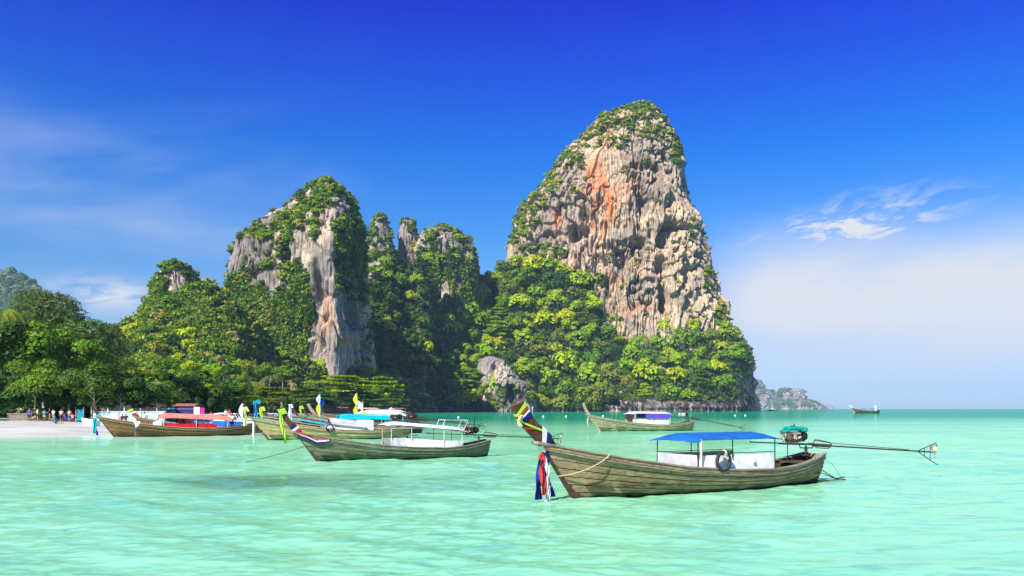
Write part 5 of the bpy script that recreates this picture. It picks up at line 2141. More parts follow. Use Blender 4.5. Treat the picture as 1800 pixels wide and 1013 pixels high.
e_ = Vector(ground(255, 816))
s_ = Vector((-.62, -.05, .8))
e_ = inv @ Vector((e_.x, e_.y, -.15))
b.tube([s_.lerp(e_, f) + Vector((0, 0, -.45 * math.sin(math.pi * f))) for f in np.linspace(0, 1, 14)], .014, 5)
b.build('rope', M_steel_dark, rp)


# ---- the farther boats
def far_boat(bow=None, stern=None, tipat=None, heading=20, L=10.0, k=None, hull=None, rail=None, prow=None, label='', tip=(-1.75, 2.5), roofs=(), sheets=(), posts=None, eng=None, pw=(.30, .24), draft=.38,
             ribbons=(), beam=.95, curve=.12, deck=True, stripe=None):
    if bow:
        bx, by, _ = ground(*bow)
        sx, sy, _ = ground(*stern)
        a = math.atan2(sy - by, sx - bx)
        LL = math.hypot(sx - bx, sy - by)
        k = LL / 10.1
        root = place_boat_xy('longtail_boat', bx, by, a, k, label)
        H = Hull(L=10.0, beam=beam, draft=draft)
    else:
        px, py, d = tipat
        a = R(heading)
        x, y, k = tip_xy(px, py, d, a, tip)
        root = place_boat_xy('longtail_boat', x, y, a, k, label)
        H = Hull(L=L, beam=beam, draft=draft)
    hull_parts(root, H, hull or M_wood_brown, 26, 5, tip, prow or M_prow, rail or M_rail, pw, 7)
    if stripe:
        for side in (-1, 1):
            b = MB()
            b.sheet(sweep(H, [(.16, .02), (.16, .055), (.30, .05), (.30, .02)], side, 26))
            b.build('painted_strake', stripe, root)
    for (x0, x1, z, hw, arch, mat, zs, val) in roofs:
        roof(root, x0, x1, z, hw, arch, mat, nx=14, ny=6, zslope=zs, valance=val, th=.04)
        xs = posts or [x0 + .3, (x0 + x1) / 2, x1 - .3]
        frame(root, H, xs, z, hw, None, M_pipe_pale, .026)
    for (x0, x1, z, mat) in sheets:
        side_sheet(root, H, x0, x1, z, .9, mat, -1)
        side_sheet(root, H, x0, x1, z, .9, mat, 1)
    if eng:
        xs_ = H.pt(.955, 0, 1).x
        engine(root, (xs_, 0, 1.2), eng.get('cover'), R(eng.get('yaw', -8)), eng.get('tail', 4.8), eng.get('drop', .5), s=1.05, body=eng.get('body', M_engine), pale=eng.get('pale', M_engine), tiller=1.3)
    for (mat, lab, zlen, wd, z0, z1) in ribbons:
        c = cloth_thing('prow_ribbon', root, lab, 'ribbon', 'prow ribbons')
        b = MB()
        wrap(b, H, tip, tip[1] - .34, tip[1] - .02, 0, 0, w0=pw[0], w1=pw[1], grow=.05, curve=.12)
        xf, _ = prow_at(H, tip, tip[1] - .2, *pw)
        hang(b, xf - .04, -.16, tip[1] - .1, tip[1] - zlen, wd, int(abs(px_seed(root))), .08)
        b.build('ribbon', mat, c)
    return root, H, k


def px_seed(root):
    return root.location.x * 10


# right hand boat with purple curtain
r3, H3, k3 = far_boat((1053, 758.5), (1220, 757), hull=M_wood_pale, rail=M_prow_pale, prow=M_prow_pale, tip=(-1.65, 2.62), label='pale long-tail boat with purple curtain under a white roof, alone on open water',
                      roofs=[(3.0, 7.3, 1.72, .95, .14, C_white, -.06, 0)], sheets=[(3.1, 6.9, 1.12, C_white)], eng=dict(yaw=-14, tail=5.4, drop=1.0, body=M_alu, pale=M_pipe_pale), pw=(.26, .22))
b = MB()
for sd in (-1, 1):
    rows = []
    for j in range(4):
        rows.append([(4.4 + 2.8 * i / 16, sd * (.97 + .02 * math.sin(i * 2.1)), 1.66 - .05 * (i / 16) - j * .13 * (1 - max(0, i / 16 - .75) * 2.2)) for i in range(17)])
    b.sheet(rows, .01, (0, 1, 0))
b.build('curtain', C_purple, r3, True, 'purple curtain rolled under the roof')
b = MB()
b.box((3.15, 0, 1.4), (.05, 1.7, .5), None, .01)
b.build('front_panel', M_wood_red, r3)
c = cloth_thing('rope', r3, 'frayed rope hanging down from the bow of the pale boat with purple curtain', 'rope')
b = MB()
hang(b, -1.15, -.1, 1.5, .25, .10, 3, -.05)
b.build('rope', M_rope, c)

# yellow hulled boat
r4, H4, k4 = far_boat((472, 774), (722, 770), hull=M_wood_yellow, rail=M_prow_pale, tip=(-1.6, 2.25), label='yellowed long-tail boat with white side boards and a grey cover, behind the grey green boat', pw=(.22, .20),
                      sheets=[(3.7, 6.5, .98, C_white)],
                      eng=dict(yaw=-4, tail=4.6, drop=.7, body=M_engine_red), ribbons=[(C_paleyel, 'pale yellow ribbon hanging from the thin prow of the yellowed boat', 1.25, .22, 0, 0)])
b = MB()
b.sheet([[(4.1 + .35 * i, y_, 1.42 - abs(y_) * .32 - .04 * i * (1 if y_ else 1) + (.10 if y_ == 0 else 0)) for i in range(8)] for y_ in (-1.0, -.5, 0, .5, 1.0)], .02)
b.build('cover_sheet', C_grey, r4)
b = MB()
b.box((6.7, 0, .95), (.9, 1.5, .75), None, .04)
b.build('cabin_box', C_white, r4)
ty = cloth_thing('tyre', r4, 'black tyre on the white side board of the yellowed boat', 'tyre')
b = MB()
b.torus((3.95, -1.05, .80), .24, .05, (R(90), 0, 0), 24, 8)
b.build('tread', M_rubber, ty, True)
# dark red boat with blue stripe, lime ribbon
r5, H5, k5 = far_boat(tipat=(459, 716, 71), heading=16, hull=M_wood_red, rail=M_prow_pale, tip=(-1.5, 2.3), label='dark red long-tail boat with blue stripe, just behind the yellowed boat', stripe=P_cyan, pw=(.26, .24),
                      ribbons=[(C_lime, 'lime yellow ribbon on the prow of the dark red boat', 1.3, .22, 0, 0)])
# blue ribbon boat
r6, H6, k6 = far_boat(tipat=(448, 705, 80), heading=22, hull=M_wood_brown, tip=(-1.8, 2.75), label='brown long-tail boat whose prow carries a blue cloth, tallest prow of the row', pw=(.42, .40), stripe=P_blue,
                      ribbons=[(C_cyan, 'bright blue cloth draped over the broad prow behind the pale yellow ribbon', 1.6, .26, 0, 0)])
# light blue canopy boat with flags
r7, H7, k7 = far_boat(tipat=(509, 711, 78), heading=20, hull=M_wood_red, tip=(-1.8, 2.6), label='long-tail boat with light blue canopy and dark blue side flap', stripe=P_cyan, pw=(.22, .2),
                      roofs=[(2.3, 7.4, 1.62, .95, .12, C_skyb, -.1, .36)], sheets=[], eng=dict(yaw=-6, tail=6.0, drop=.6, body=M_engine_red),
                      ribbons=[(C_white, 'white and yellow ribbon on the thin prow left of the lime one', 1.4, .24, 0, 0)])
side_sheet(r7, H7, 2.6, 5.2, 1.24, .95, C_mid, -1, ztop1=1.2, label='dark blue flap under the canopy')
r8, H8, k8 = far_boat(tipat=(528, 714, 87), heading=20, hull=M_wood_yellow, tip=(-1.8, 2.55), label='long-tail boat with long white canopy behind the light blue one', pw=(.26, .22),
                      roofs=[(3.6, 8.6, 1.85, 1.0, .18, C_white, -.05, .22)], eng=dict(yaw=-6, tail=5.6, drop=.6, body=M_engine), ribbons=[(C_lime, 'lime ribbon on the prow right of the white and yellow one', 1.3, .16, 0, 0)])
r9, H9, k9 = far_boat(tipat=(540, 711, 96), heading=20, hull=M_wood_pale, prow=M_prow_pale, tip=(-1.8, 2.6), label='pale long-tail boat with bare wooden prow, rearmost of the row', pw=(.34, .30),
                      roofs=[(3.9, 8.3, 1.9, 1.0, .15, C_white, 0, 0)], eng=dict(yaw=-6, tail=5.2, drop=.6, body=M_engine_red))
r10, H10, k10 = far_boat(tipat=(560, 716, 150), heading=12, hull=M_wood_brown, tip=(-1.8, 2.6), label='far long-tail boat with a flat tan awning on posts', pw=(.3, .25), roofs=[(4.2, 8.4, 2.45, 1.1, .05, C_tan, 0, .12)],
                         eng=dict(yaw=-6, tail=4.8, drop=.5, body=M_engine_red))
r11, H11, k11 = far_boat((668, 731.5), (722, 731), hull=M_wood_red, tip=(-1.8, 2.6), label='small far red brown long-tail boat beyond the engines', pw=(.3, .25), roofs=[(3.4, 7.8, 1.8, 1.0, .1, C_pink, 0, 0)])

# left group: pink canopy boat
r12, H12, k12 = far_boat((201, 768.5), (446, 765), hull=M_wood_brown, rail=M_prow_pale, tip=(-1.45, 2.5), label='brown long-tail boat with faded red canopy and red side panel on the sand', pw=(.28, .24), draft=.30,
                         roofs=[(3.05, 8.3, 1.68, .95, .03, C_pink, -.24, .34)], sheets=[(3.3, 5.6, .98, C_red), (5.65, 7.2, .92, C_red)], ribbons=[])
c = cloth_thing('prow_ribbon', r12, 'turquoise ribbons hanging from the bow of the boat with the red panel', 'ribbon', 'prow ribbons')
b = MB()
wrap(b, H12, (-1.45, 2.5), 1.35, 1.62, .1, .1, w0=.28, w1=.24, grow=.05)
hang(b, -1.28, -.18, 1.45, .28, .26, 3, -.03)
b.build('turquoise_ribbon', C_tealr, c)
b = MB()
hang(b, -1.18, -.22, .55, .15, .14, 5, .03)
b.build('purple_ribbon', C_purple, c)
b = MB()
b.box((3.0, -.55, .95), (.75, .5, .55), None, .16)
b.build('white_bundle', C_white, r12)
r13, H13, k13 = far_boat(tipat=(222, 714, 79), heading=18, hull=M_wood_brown, rail=M_prow_pale, tip=(-1.8, 2.5), label='brown long-tail boat with blue side panel, second from the left', pw=(.42, .36),
                         sheets=[(5.4, 8.3, 1.02, C_mid)])
c = cloth_thing('prow_cloth', r13, 'spotted white and red cloth running down the broad dark prow of the second boat', 'cloth', 'prow cloths')
for q, mt in enumerate((C_redrib, C_white, C_lime)):
    b = MB()
    wrap(b, H13, (-1.8, 2.5), 1.55 + .22 * q, 1.70 + .22 * q, 0, 0, w0=.42, w1=.36, grow=.03)
    b.build('cloth_band', mt, c)

# far boats
r14, H14, k14 = far_boat((1502, 726.3), (1546, 726.2), hull=M_wood_brown, tip=(-1.9, 2.4), label='small long-tail boat under way on the horizon at the right', pw=(.5, .5), roofs=[(3.4, 7.6, 1.5, 1.0, .05, P_blue, 0, 0)], prow=C_white)
b = MB()
b.cyl((8.5, 0, .6), (8.5, 0, 2.4), .3, 8)
b.build('sail_cloth', C_white, r14)
r15, H15, k15 = far_boat((1352, 722.2), (1366, 722.2), hull=M_wood_red, tip=(-1.2, 1.6), label='tiny dark boat on the horizon in front of the domed island', pw=(.4, .4), roofs=[(3, 8, 1.6, 1.0, .05, P_blue, 0, 0)])


# ---- flags
def flag(px, py_top, py_bot, d, cols, label, w=12, pole=M_pipe_pale):
    x = X(px, d)
    z1, z0 = Z(py_top, d), Z(py_bot, d)
    root = empty('flag', (x, d, z0))
    tag(root, label, 'flag', 'flags on the boats')
    b = MB()
    b.tube([(0, 0, 0), (0, 0, z1 - z0)], .035, 7)
    b.build('flagpole', pole, root)
    hgt = z1 - z0
    for q, (m_, f0, f1) in enumerate(cols):
        b = MB()
        rows = []
        for j in range(6):
            g = j / 5
            zt = hgt * (f0 + (f1 - f0) * g)
            rows.append([(.02 + w / F * d * i / 6 * (.25 + .75 * math.sin(math.pi * min(1, g * 1.1))) * (-1 if q % 2 == 0 else 1) * .55, .05 * math.sin(i * 1.4 + g * 5), zt - .10 * i * g) for i in range(7)])
        b.sheet(rows, .01, (0, 1, 0))
        b.build('flag_cloth', m_, root, True)
    return root


flag(563, 692, 748, 77, [(C_white, .98, .83), (C_navy, .86, .70), (C_yellow, .74, .45)], 'tall flag with blue and white over yellow at the front of the light blue canopy', 14, P_cyan)
flag(628, 691, 730, 92, [(C_yellow, 1.0, .62), (C_white, .66, .45), (C_yellow, .46, .15)], 'tall yellow and white flag behind the light blue canopy', 14, P_cyan)
flag(638, 706, 735, 85, [(C_white, 1.0, .6), (C_yellow, .5, .05)], 'short white, blue and yellow flag right of the tall yellow one', 10)
flag(427, 709, 735, 100, [(C_white, 1, .2)], 'white pointed pennant behind the ribboned prows', 14)
flag(688, 716, 733, 80, [(C_white, 1, .4)], 'small white flag by the dark engines', 14)

# mooring post
x_, y_ = X(446, 72.5), 72.5
b = MB()
b.tube([(0, 0, -1), (0, 0, 1.3)], .11, 10)
o = b.build('mooring_post', M_pipe_pale)
o.location = (x_, y_, 0)
tag(o, 'pale wooden mooring post in the water at the stern of the red panelled boat', 'post')

# speedboat
sp_d = 112
sb = empty('speedboat', (X(347, sp_d), sp_d, 0.05), R(8), 1.0)
tag(sb, 'white speedboat with blue stripe and an arched white canopy frame', 'speedboat')
HS = Hull(L=6.6, beam=1.1, draft=.35)


def hull_simple(root, Ls, beam, z1, mat, mat2):
    b = MB()
    rows = []
    for i in range(21):
        t = i / 20
        hb = beam * (min(1, .12 + 1.9 * t) if t < .46 else 1) * (1 - .12 * t)
        zz = z1 + .35 * (1 - t) ** 2
        rows.append([(t * Ls - .5 * (1 - t) ** 2, -hb, zz), (t * Ls - .2 * (1 - t), -hb * .9, .35), (t * Ls, -hb * .65, -.1), (t * Ls, 0, -.35), (t * Ls, hb * .65, -.1), (t * Ls - .2 * (1 - t), hb * .9, .35), (t * Ls - .5 * (1 - t) ** 2, hb, zz)])
    b.sheet(rows)
    b.sheet([[(p[0], p[1] * .96, p[2] - .12) for p in (r[0], (r[0][0], 0, r[0][2] + .05), r[6])] for r in rows])
    b.add([rows[-1][k] for k in range(7)], [tuple(range(7))])
    b.build('hull', mat, root, True)
    for sd in (0, 6):
        b = MB()
        s_ = -1 if sd == 0 else 1
        b.sheet([[(r[sd][0], r[sd][1] + s_ * .02, r[sd][2] - .16) for r in rows], [(r[sd][0], r[sd][1] + s_ * .0, r[sd][2] - .36) for r in rows]], .02, (0, s_, 0))
        b.build('blue_stripe', mat2, root)


hull_simple(sb, 6.6, 1.1, .85, P_white, P_blue)
b = MB()
for yy in (-.95, .95):
    b.tube([(1.0, yy, .9), (1.5, yy, 1.55), (3.2, yy, 1.85), (5.2, yy, 1.75), (5.7, yy, .9)], .06, 8)
for xx, zz in ((1.5, 1.55), (3.2, 1.85), (5.2, 1.75)):
    b.tube([(xx, -.95, zz), (xx, .95, zz)], .045, 7)
b.build('canopy_frame', P_white, sb)
b = MB()
b.sheet([[(1.1, y_, .95) for y_ in (-.9, 0, .9)], [(1.6, y_, 1.45) for y_ in (-.85, 0, .85)]], .02)
b.sheet([[(1.6, -.93, 1.45), (5.0, -.93, 1.5)], [(1.2, -.95, 1.0), (5.4, -.95, 1.0)]], .02, (0, 1, 0))
b.build('windscreen', P_glass, sb)
b = MB()
b.box((6.6, 0, .75), (.35, .4, .7), None, .08)
b.build('outboard_motor', M_steel_dark, sb)
# second white boat behind
sb2 = empty('speedboat', (X(425, 125), 125, .05), R(6), 1.0)
tag(sb2, 'white open boat behind the prow with the blue cloth', 'speedboat')
hull_simple(sb2, 7.0, 1.1, .7, P_white, P_blue)
b = MB()
for yy in (-.9, .9):
    b.tube([(2.0, yy, .8), (2.1, yy, 1.7), (5.2, yy, 1.7), (5.3, yy, .8)], .05, 7)
b.build('canopy_frame', P_white, sb2)
roof(sb2, 1.8, 5.6, 1.72, 1.0, .06, C_white, nx=8, ny=4)
dg = empty('dinghy', (X(148, 92), 92, zg(X(148, 92), 92) + .05), R(-20), .8)
tag(dg, 'small white dinghy bow on the sand left of the leftmost prow', 'dinghy')
hull_simple(dg, 2.6, .6, .7, P_white, P_white)

# ---- beach buildings
WALL = simple('pale_blue_plaster', (.42, .56, .60), .8, 0, .25, 1.5)
WALL2 = simple('grey_green_boards', (.20, .26, .25), .8, 0, .3, 2)
ROOF = simple('rusty_roof_sheet', (.30, .12, .08), .7, 0, .4, 3)
THATCH = simple('thatch', (.09, .075, .05), .95, 0, .5, 5, .1, .6)


def at_land(px, d):
    x = X(px, d)
    return x, d, zg(x, d)


x, y, z = at_land(228, 97)
rw = empty('wall', (x, y, z), R(4))
tag(rw, 'low pale blue beach wall behind the bows of the left boats', 'wall')
b = MB()
b.box((0, 0, .85), (8.4, .18, 1.7), None, .02)
b.build('wall_panel', WALL, rw)
b = MB()
b.box((0, 0, 1.75), (8.6, .30, .09))
b.build('coping', M_pipe_pale, rw)
for k in range(4):
    b = MB()
    b.box((-4.0 + 2.65 * k, -.03, .9), (.22, .26, 1.78), None, .01)
    b.build('pillar', WALL, rw)
x, y, z = at_land(228, 112)
rw = empty('beach_pavilion', (x, y, z), R(4))
tag(rw, 'shady open pavilion with grey boards under the trees behind the pale wall', 'pavilion')
for k in range(5):
    b = MB()
    b.box((-4.4 + 2.2 * k, -1.8, 1.5), (.14, .14, 3.0))
    b.build('post', M_pipe_pale, rw)
b = MB()
b.box((0, 1.2, 1.4), (9.2, .12, 2.8))
b.build('back_wall', WALL2, rw)
b = MB()
b.sheet([[(-4.9, -2.4, 2.8), (4.9, -2.4, 2.8)], [(-4.9, 0, 3.5), (4.9, 0, 3.5)], [(-4.9, 1.6, 2.9), (4.9, 1.6, 2.9)]], .1)
b.build('roof', THATCH, rw)
# canteen awning and tables
x, y, z = at_land(262, 100)
rw = empty('awning', (x, y, z))
tag(rw, 'thin brown awning on poles over the canteen tables left of the purple hut', 'awning')
for sx_, sy_ in ((-1.4, -.8), (1.4, -.8), (-1.4, .8), (1.4, .8)):
    b = MB()
    b.cyl((sx_, sy_, 0), (sx_, sy_, 2.3), .04, 6)
    b.build('pole', M_pipe_pale, rw)
b = MB()
b.sheet([[(-1.7, -1.1, 2.25), (0, -1.1, 2.35), (1.7, -1.1, 2.25)], [(-1.7, 0, 2.5), (0, 0, 2.62), (1.7, 0, 2.5)], [(-1.7, 1.1, 2.25), (0, 1.1, 2.35), (1.7, 1.1, 2.25)]], .05)
b.build('awning_cloth', THATCH, rw)
for px_, lab in ((252, 'small table with pink cloth under the brown awning'), (268, 'small table with blue cloth under the brown awning')):
    x, y, z = at_land(px_, 96)
    tb = empty('table', (x, y, z))
    tag(tb, lab, 'table', 'canteen tables')
    b = MB()
    b.box((0, 0, .74), (1.0, .6, .05))
    b.build('tabletop', M_pipe_pale, tb)
    b = MB()
    b.sheet([[(-.5, -.31, .72), (.5, -.31, .72)], [(-.5, -.33, .25), (.5, -.33, .25)]], .01, (0, 1, 0))
    b.build('tablecloth', C_magenta if 'pink' in lab else C_mid, tb)
    for sx_, sy_ in ((-.45, -.25), (.45, -.25), (-.45, .25), (.45, .25)):
        b = MB()
        b.cyl((sx_, sy_, 0), (sx_, sy_, .72), .02, 6)
        b.build('leg', M_steel, tb)
# purple hut with hanging cloths
x, y, z = at_land(330, 116)
ht = empty('beach_hut', (x, y, z), R(-3))
tag(ht, 'small navy purple beach hut with red lintel and towels hung on its side', 'hut')
HUT = simple('navy_hut_wall', (.02, .02, .09), .8, 0, .3, 2)
b = MB()
b.box((0, 0, 1.35), (3.0, 2.2, 2.7), None, .02)
b.build('wall', HUT, ht)
b = MB()
b.sheet([[(-1.7, -1.4, 2.72), (1.7, -1.4, 2.72)], [(-1.7, 0, 3.05), (1.7, 0, 3.05)], [(-1.7, 1.4, 2.72), (1.7, 1.4, 2.72)]], .06)
b.build('roof', ROOF, ht)
b = MB()
b.box((.2, -1.14, 2.5), (2.4, .06, .3))
b.build('lintel', simple('dark_red_board', (.22, .01, .03), .6), ht)
b = MB()
b.box((.2, -1.15, 2.25), (2.4, .05, .12))
b.build('blue_board', P_blue, ht)
for k, (xx, w_, zz, h_, mt, lab) in enumerate(((-1.9, 1.5, 1.3, 2.2, cloth('striped_blue_cloth', (.10, .35, .50), (.02, .06, .12)), 'striped blue cloth screen on the left side of the purple hut'),
                                               (1.95, .85, 1.45, 2.2, cloth('pale_batik', (.55, .80, .80), (.85, .85, .9)), 'pale patterned towel on the right side of the purple hut'),
                                               (2.75, .7, 1.75, 1.4, C_magenta, 'bright pink towel right of the purple hut'), (2.2, .6, .8, 1.1, C_magenta, 'small pink towel under the pale patterned one'))):
    tw = empty('towel', (x, y, z), R(-3))
    tag(tw, lab, 'towel', 'cloths hung round the purple hut')
    b = MB()
    b.sheet([[(xx + w_ * (i / 8 - .5), -1.3 - .02 * k - .05 * math.sin(i * 1.8), zz + h_ / 2 - h_ * j / 4) for i in range(9)] for j in range(5)], .01, (0, 1, 0))
    b.build('towel_cloth', mt, tw, True)
# stall with teal sheet, fence
x, y, z = at_land(140, 108)
st_ = empty('stall', (x, y, z))
tag(st_, 'turquoise sheeted stall among the beach trees', 'stall')
b = MB()
b.sheet([[(-.5 + .25 * i, .05 * math.sin(i * 2), 1.7) for i in range(5)], [(-.45 + .25 * i, -.1, .2) for i in range(5)]], .02, (0, 1, 0))
b.build('sheet', cloth('teal_sheet', (.0, .28, .34)), st_)
for xx in (-.55, .55):
    b = MB()
    b.cyl((xx, 0, 0), (xx, 0, 2.0), .04, 6)
    b.build('pole', M_bark_pale, st_)
x, y, z = at_land(30, 106)
fn = empty('bamboo_fence', (x, y, z))
tag(fn, 'low bamboo fence under the trees at the far left', 'fence')
for k in range(26):
    b = MB()
    b.cyl((-1.3 + k * .105, .01 * (k % 3), 0), (-1.3 + k * .105, .01 * (k % 3), 1.02 + .05 * math.sin(k * 2.3)), .035, 6)
    b.build('slat', M_bark_pale, fn)
for zz in (.3, .85):
    b = MB()
    b.cyl((-1.35, -.05, zz), (1.4, -.05, zz), .03, 6)
    b.build('rail', M_bark, fn)
# far shore wall and hut
SHW = simple('rubble_wall', (.22, .18, .15), .9, 0, .6, .8, .1, .8)
b = MB()
rr = random.Random(4)
pts_ = [(X(545, 372), 372), (X(570, 400), 400), (X(605, 418), 418), (X(650, 432), 432), (X(700, 452), 452)]
rows = []
P_ = []
for (xa, ya), (xb_, yb_) in zip(pts_, pts_[1:]):
    for q in range(10):
        P_.append((xa + (xb_ - xa) * q / 10, ya + (yb_ - ya) * q / 10))
rows = [[(x_ + rr.uniform(-.15, .15), y_ + rr.uniform(-.35, .35) + .3 * j, -1 + 4.0 * j / 5 + rr.uniform(-.1, .1)) for (x_, y_) in P_] for j in range(6)]
b.sheet(rows, 1.0, (0, -1, .2))
o = b.build('shore_wall', SHW)
tag(o, 'long brown rubble shore wall under the layered trees', 'wall')
x, y = X(604, 440), 440
hh = empty('far_hut', (x, y, zg(x, y)))
tag(hh, 'tiny red roofed hut in the shade above the far shore wall', 'hut')
b = MB()
b.box((0, 0, 1.4), (4.2, 3, 2.8))
b.build('wall', M_bark, hh)
b = MB()
b.sheet([[(-2.8, -2.2, 2.6), (2.8, -2.2, 2.6)], [(-2.8, 0, 4.1), (2.8, 0, 4.1)], [(-2.8, 2.2, 2.6), (2.8, 2.2, 2.6)]], .15)
b.build('roof', ROOF, hh)
# buoys
for (px_, py_, lab) in ((1292, 731.5, 'white buoy right of the tall cliff'), (1310, 731.2, 'white buoy beside the one right of the cliff'), (955, 733.4, 'white buoy between the two prows'), (995, 733.3, 'white buoy just left of the pale prow'),
                        (806, 735, 'white buoy right of the roof rack'), (1060, 732.4, 'small white buoy behind the pale boat')):
    gx_, gy_, _ = ground(px_, py_)
    b = MB()
    rr_ = .45
    b.tube([(0, 0, -.1), (0, 0, .06), (0, 0, .30), (0, 0, .44)], [.2, .30, .28, .1], 10)
    o = b.build('buoy', P_white, None, True)
    o.location = (gx_, gy_, 0)
    tag(o, lab, 'buoy', 'white buoys on the bay')


# ------------------------------------------------------------------ people
SKIN = simple('skin', (.36, .19, .11), .55, 0, .1, 5)
SKIN2 = simple('tanned_skin', (.20, .10, .055), .55, 0, .1, 5)
HAIR = simple('black_hair', (.012, .010, .009), .6, 0, .2, 10)
HAIR2 = simple('brown_hair', (.10, .05, .02), .6, 0, .2, 10)


def skin_mesh(name, V, E, Rd, mat, parent, sub=1, rootv=0):
    me = bpy.data.meshes.new(name)
    me.from_pydata(V, E, [])
    o = bpy.data.objects.new(name, me)
    COL.objects.link(o)
    o.modifiers.new('skin', 'SKIN')
    for i, r_ in enumerate(Rd):
        me.skin_vertices[0].data[i].radius = r_ if isinstance(r_, tuple) else (r_, r_)
    me.skin_vertices[0].data[rootv].use_root = True
    sm = o.modifiers.new('sub', 'SUBSURF')
    sm.levels = sub
    sm.render_levels = sub
    dg_ = bpy.context.evaluated_depsgraph_get()
    dg_.update()
    me2 = bpy.data.meshes.new_from_object(o.evaluated_get(dg_))
    bpy.data.objects.remove(o)
    me2.name = name
    me2.materials.clear()
    me2.materials.append(mat)
    me2.polygons.foreach_set('use_smooth', [True] * len(me2.polygons))
    return link_mesh(name, me2, parent)


POSES = {
    # pelvis, chest, neck, head, shoulders (l, r), elbows, hands, hips, knees, ankles, toes ; figure 1.7 m, facing -y
    'stand': dict(pel=(0, 0, .92), che=(0, 0, 1.28), nec=(0, 0, 1.46), hed=(0, -.02, 1.60), el=[(-.26, .02, 1.14), (.26, .02, 1.14)], ha=[(-.27, -.08, .88), (.27, -.08, .88)],
                  kn=[(-.10, -.02, .50), (.10, -.02, .50)], an=[(-.11, .02, .09), (.11, .02, .09)], to=[(-.12, -.15, .04), (.12, -.15, .04)]),
    'walk': dict(pel=(0, 0, .90), che=(0, -.03, 1.26), nec=(0, -.05, 1.44), hed=(0, -.08, 1.58), el=[(-.25, .12, 1.14), (.25, -.16, 1.14)], ha=[(-.26, .05, .92), (.24, -.34, 1.02)],
                 kn=[(-.10, -.16, .50), (.10, .06, .48)], an=[(-.10, -.20, .09), (.10, .30, .14)], to=[(-.11, -.36, .04), (.11, .16, .05)]),
    'push': dict(pel=(0, 0, .86), che=(0, -.22, 1.14), nec=(0, -.30, 1.30), hed=(0, -.34, 1.44), el=[(-.30, -.34, 1.02), (.30, -.34, 1.02)], ha=[(-.22, -.56, .98), (.22, -.56, .98)],
                 kn=[(-.14, -.16, .48), (.14, .10, .48)], an=[(-.16, .04, .09), (.18, .40, .12)], to=[(-.17, -.13, .04), (.19, .26, .04)]),
    'sit': dict(pel=(0, 0, .46), che=(0, -.04, .82), nec=(0, -.06, 1.0), hed=(0, -.10, 1.14), el=[(-.25, -.10, .70), (.25, -.10, .70)], ha=[(-.18, -.34, .60), (.18, -.34, .60)],
                kn=[(-.14, -.42, .50), (.14, -.42, .50)], an=[(-.14, -.42, .09), (.14, -.42, .09)], to=[(-.14, -.60, .04), (.14, -.60, .04)]),
    'ground': dict(pel=(0, 0, .12), che=(0, .12, .46), nec=(0, .13, .64), hed=(0, .10, .78), el=[(-.28, .26, .36), (.28, .20, .34)], ha=[(-.30, .34, .06), (.16, -.12, .24)],
                   kn=[(-.12, -.42, .16), (.12, -.40, .30)], an=[(-.13, -.86, .07), (.13, -.80, .07)], to=[(-.15, -.92, .2), (.15, -.86, .2)])}


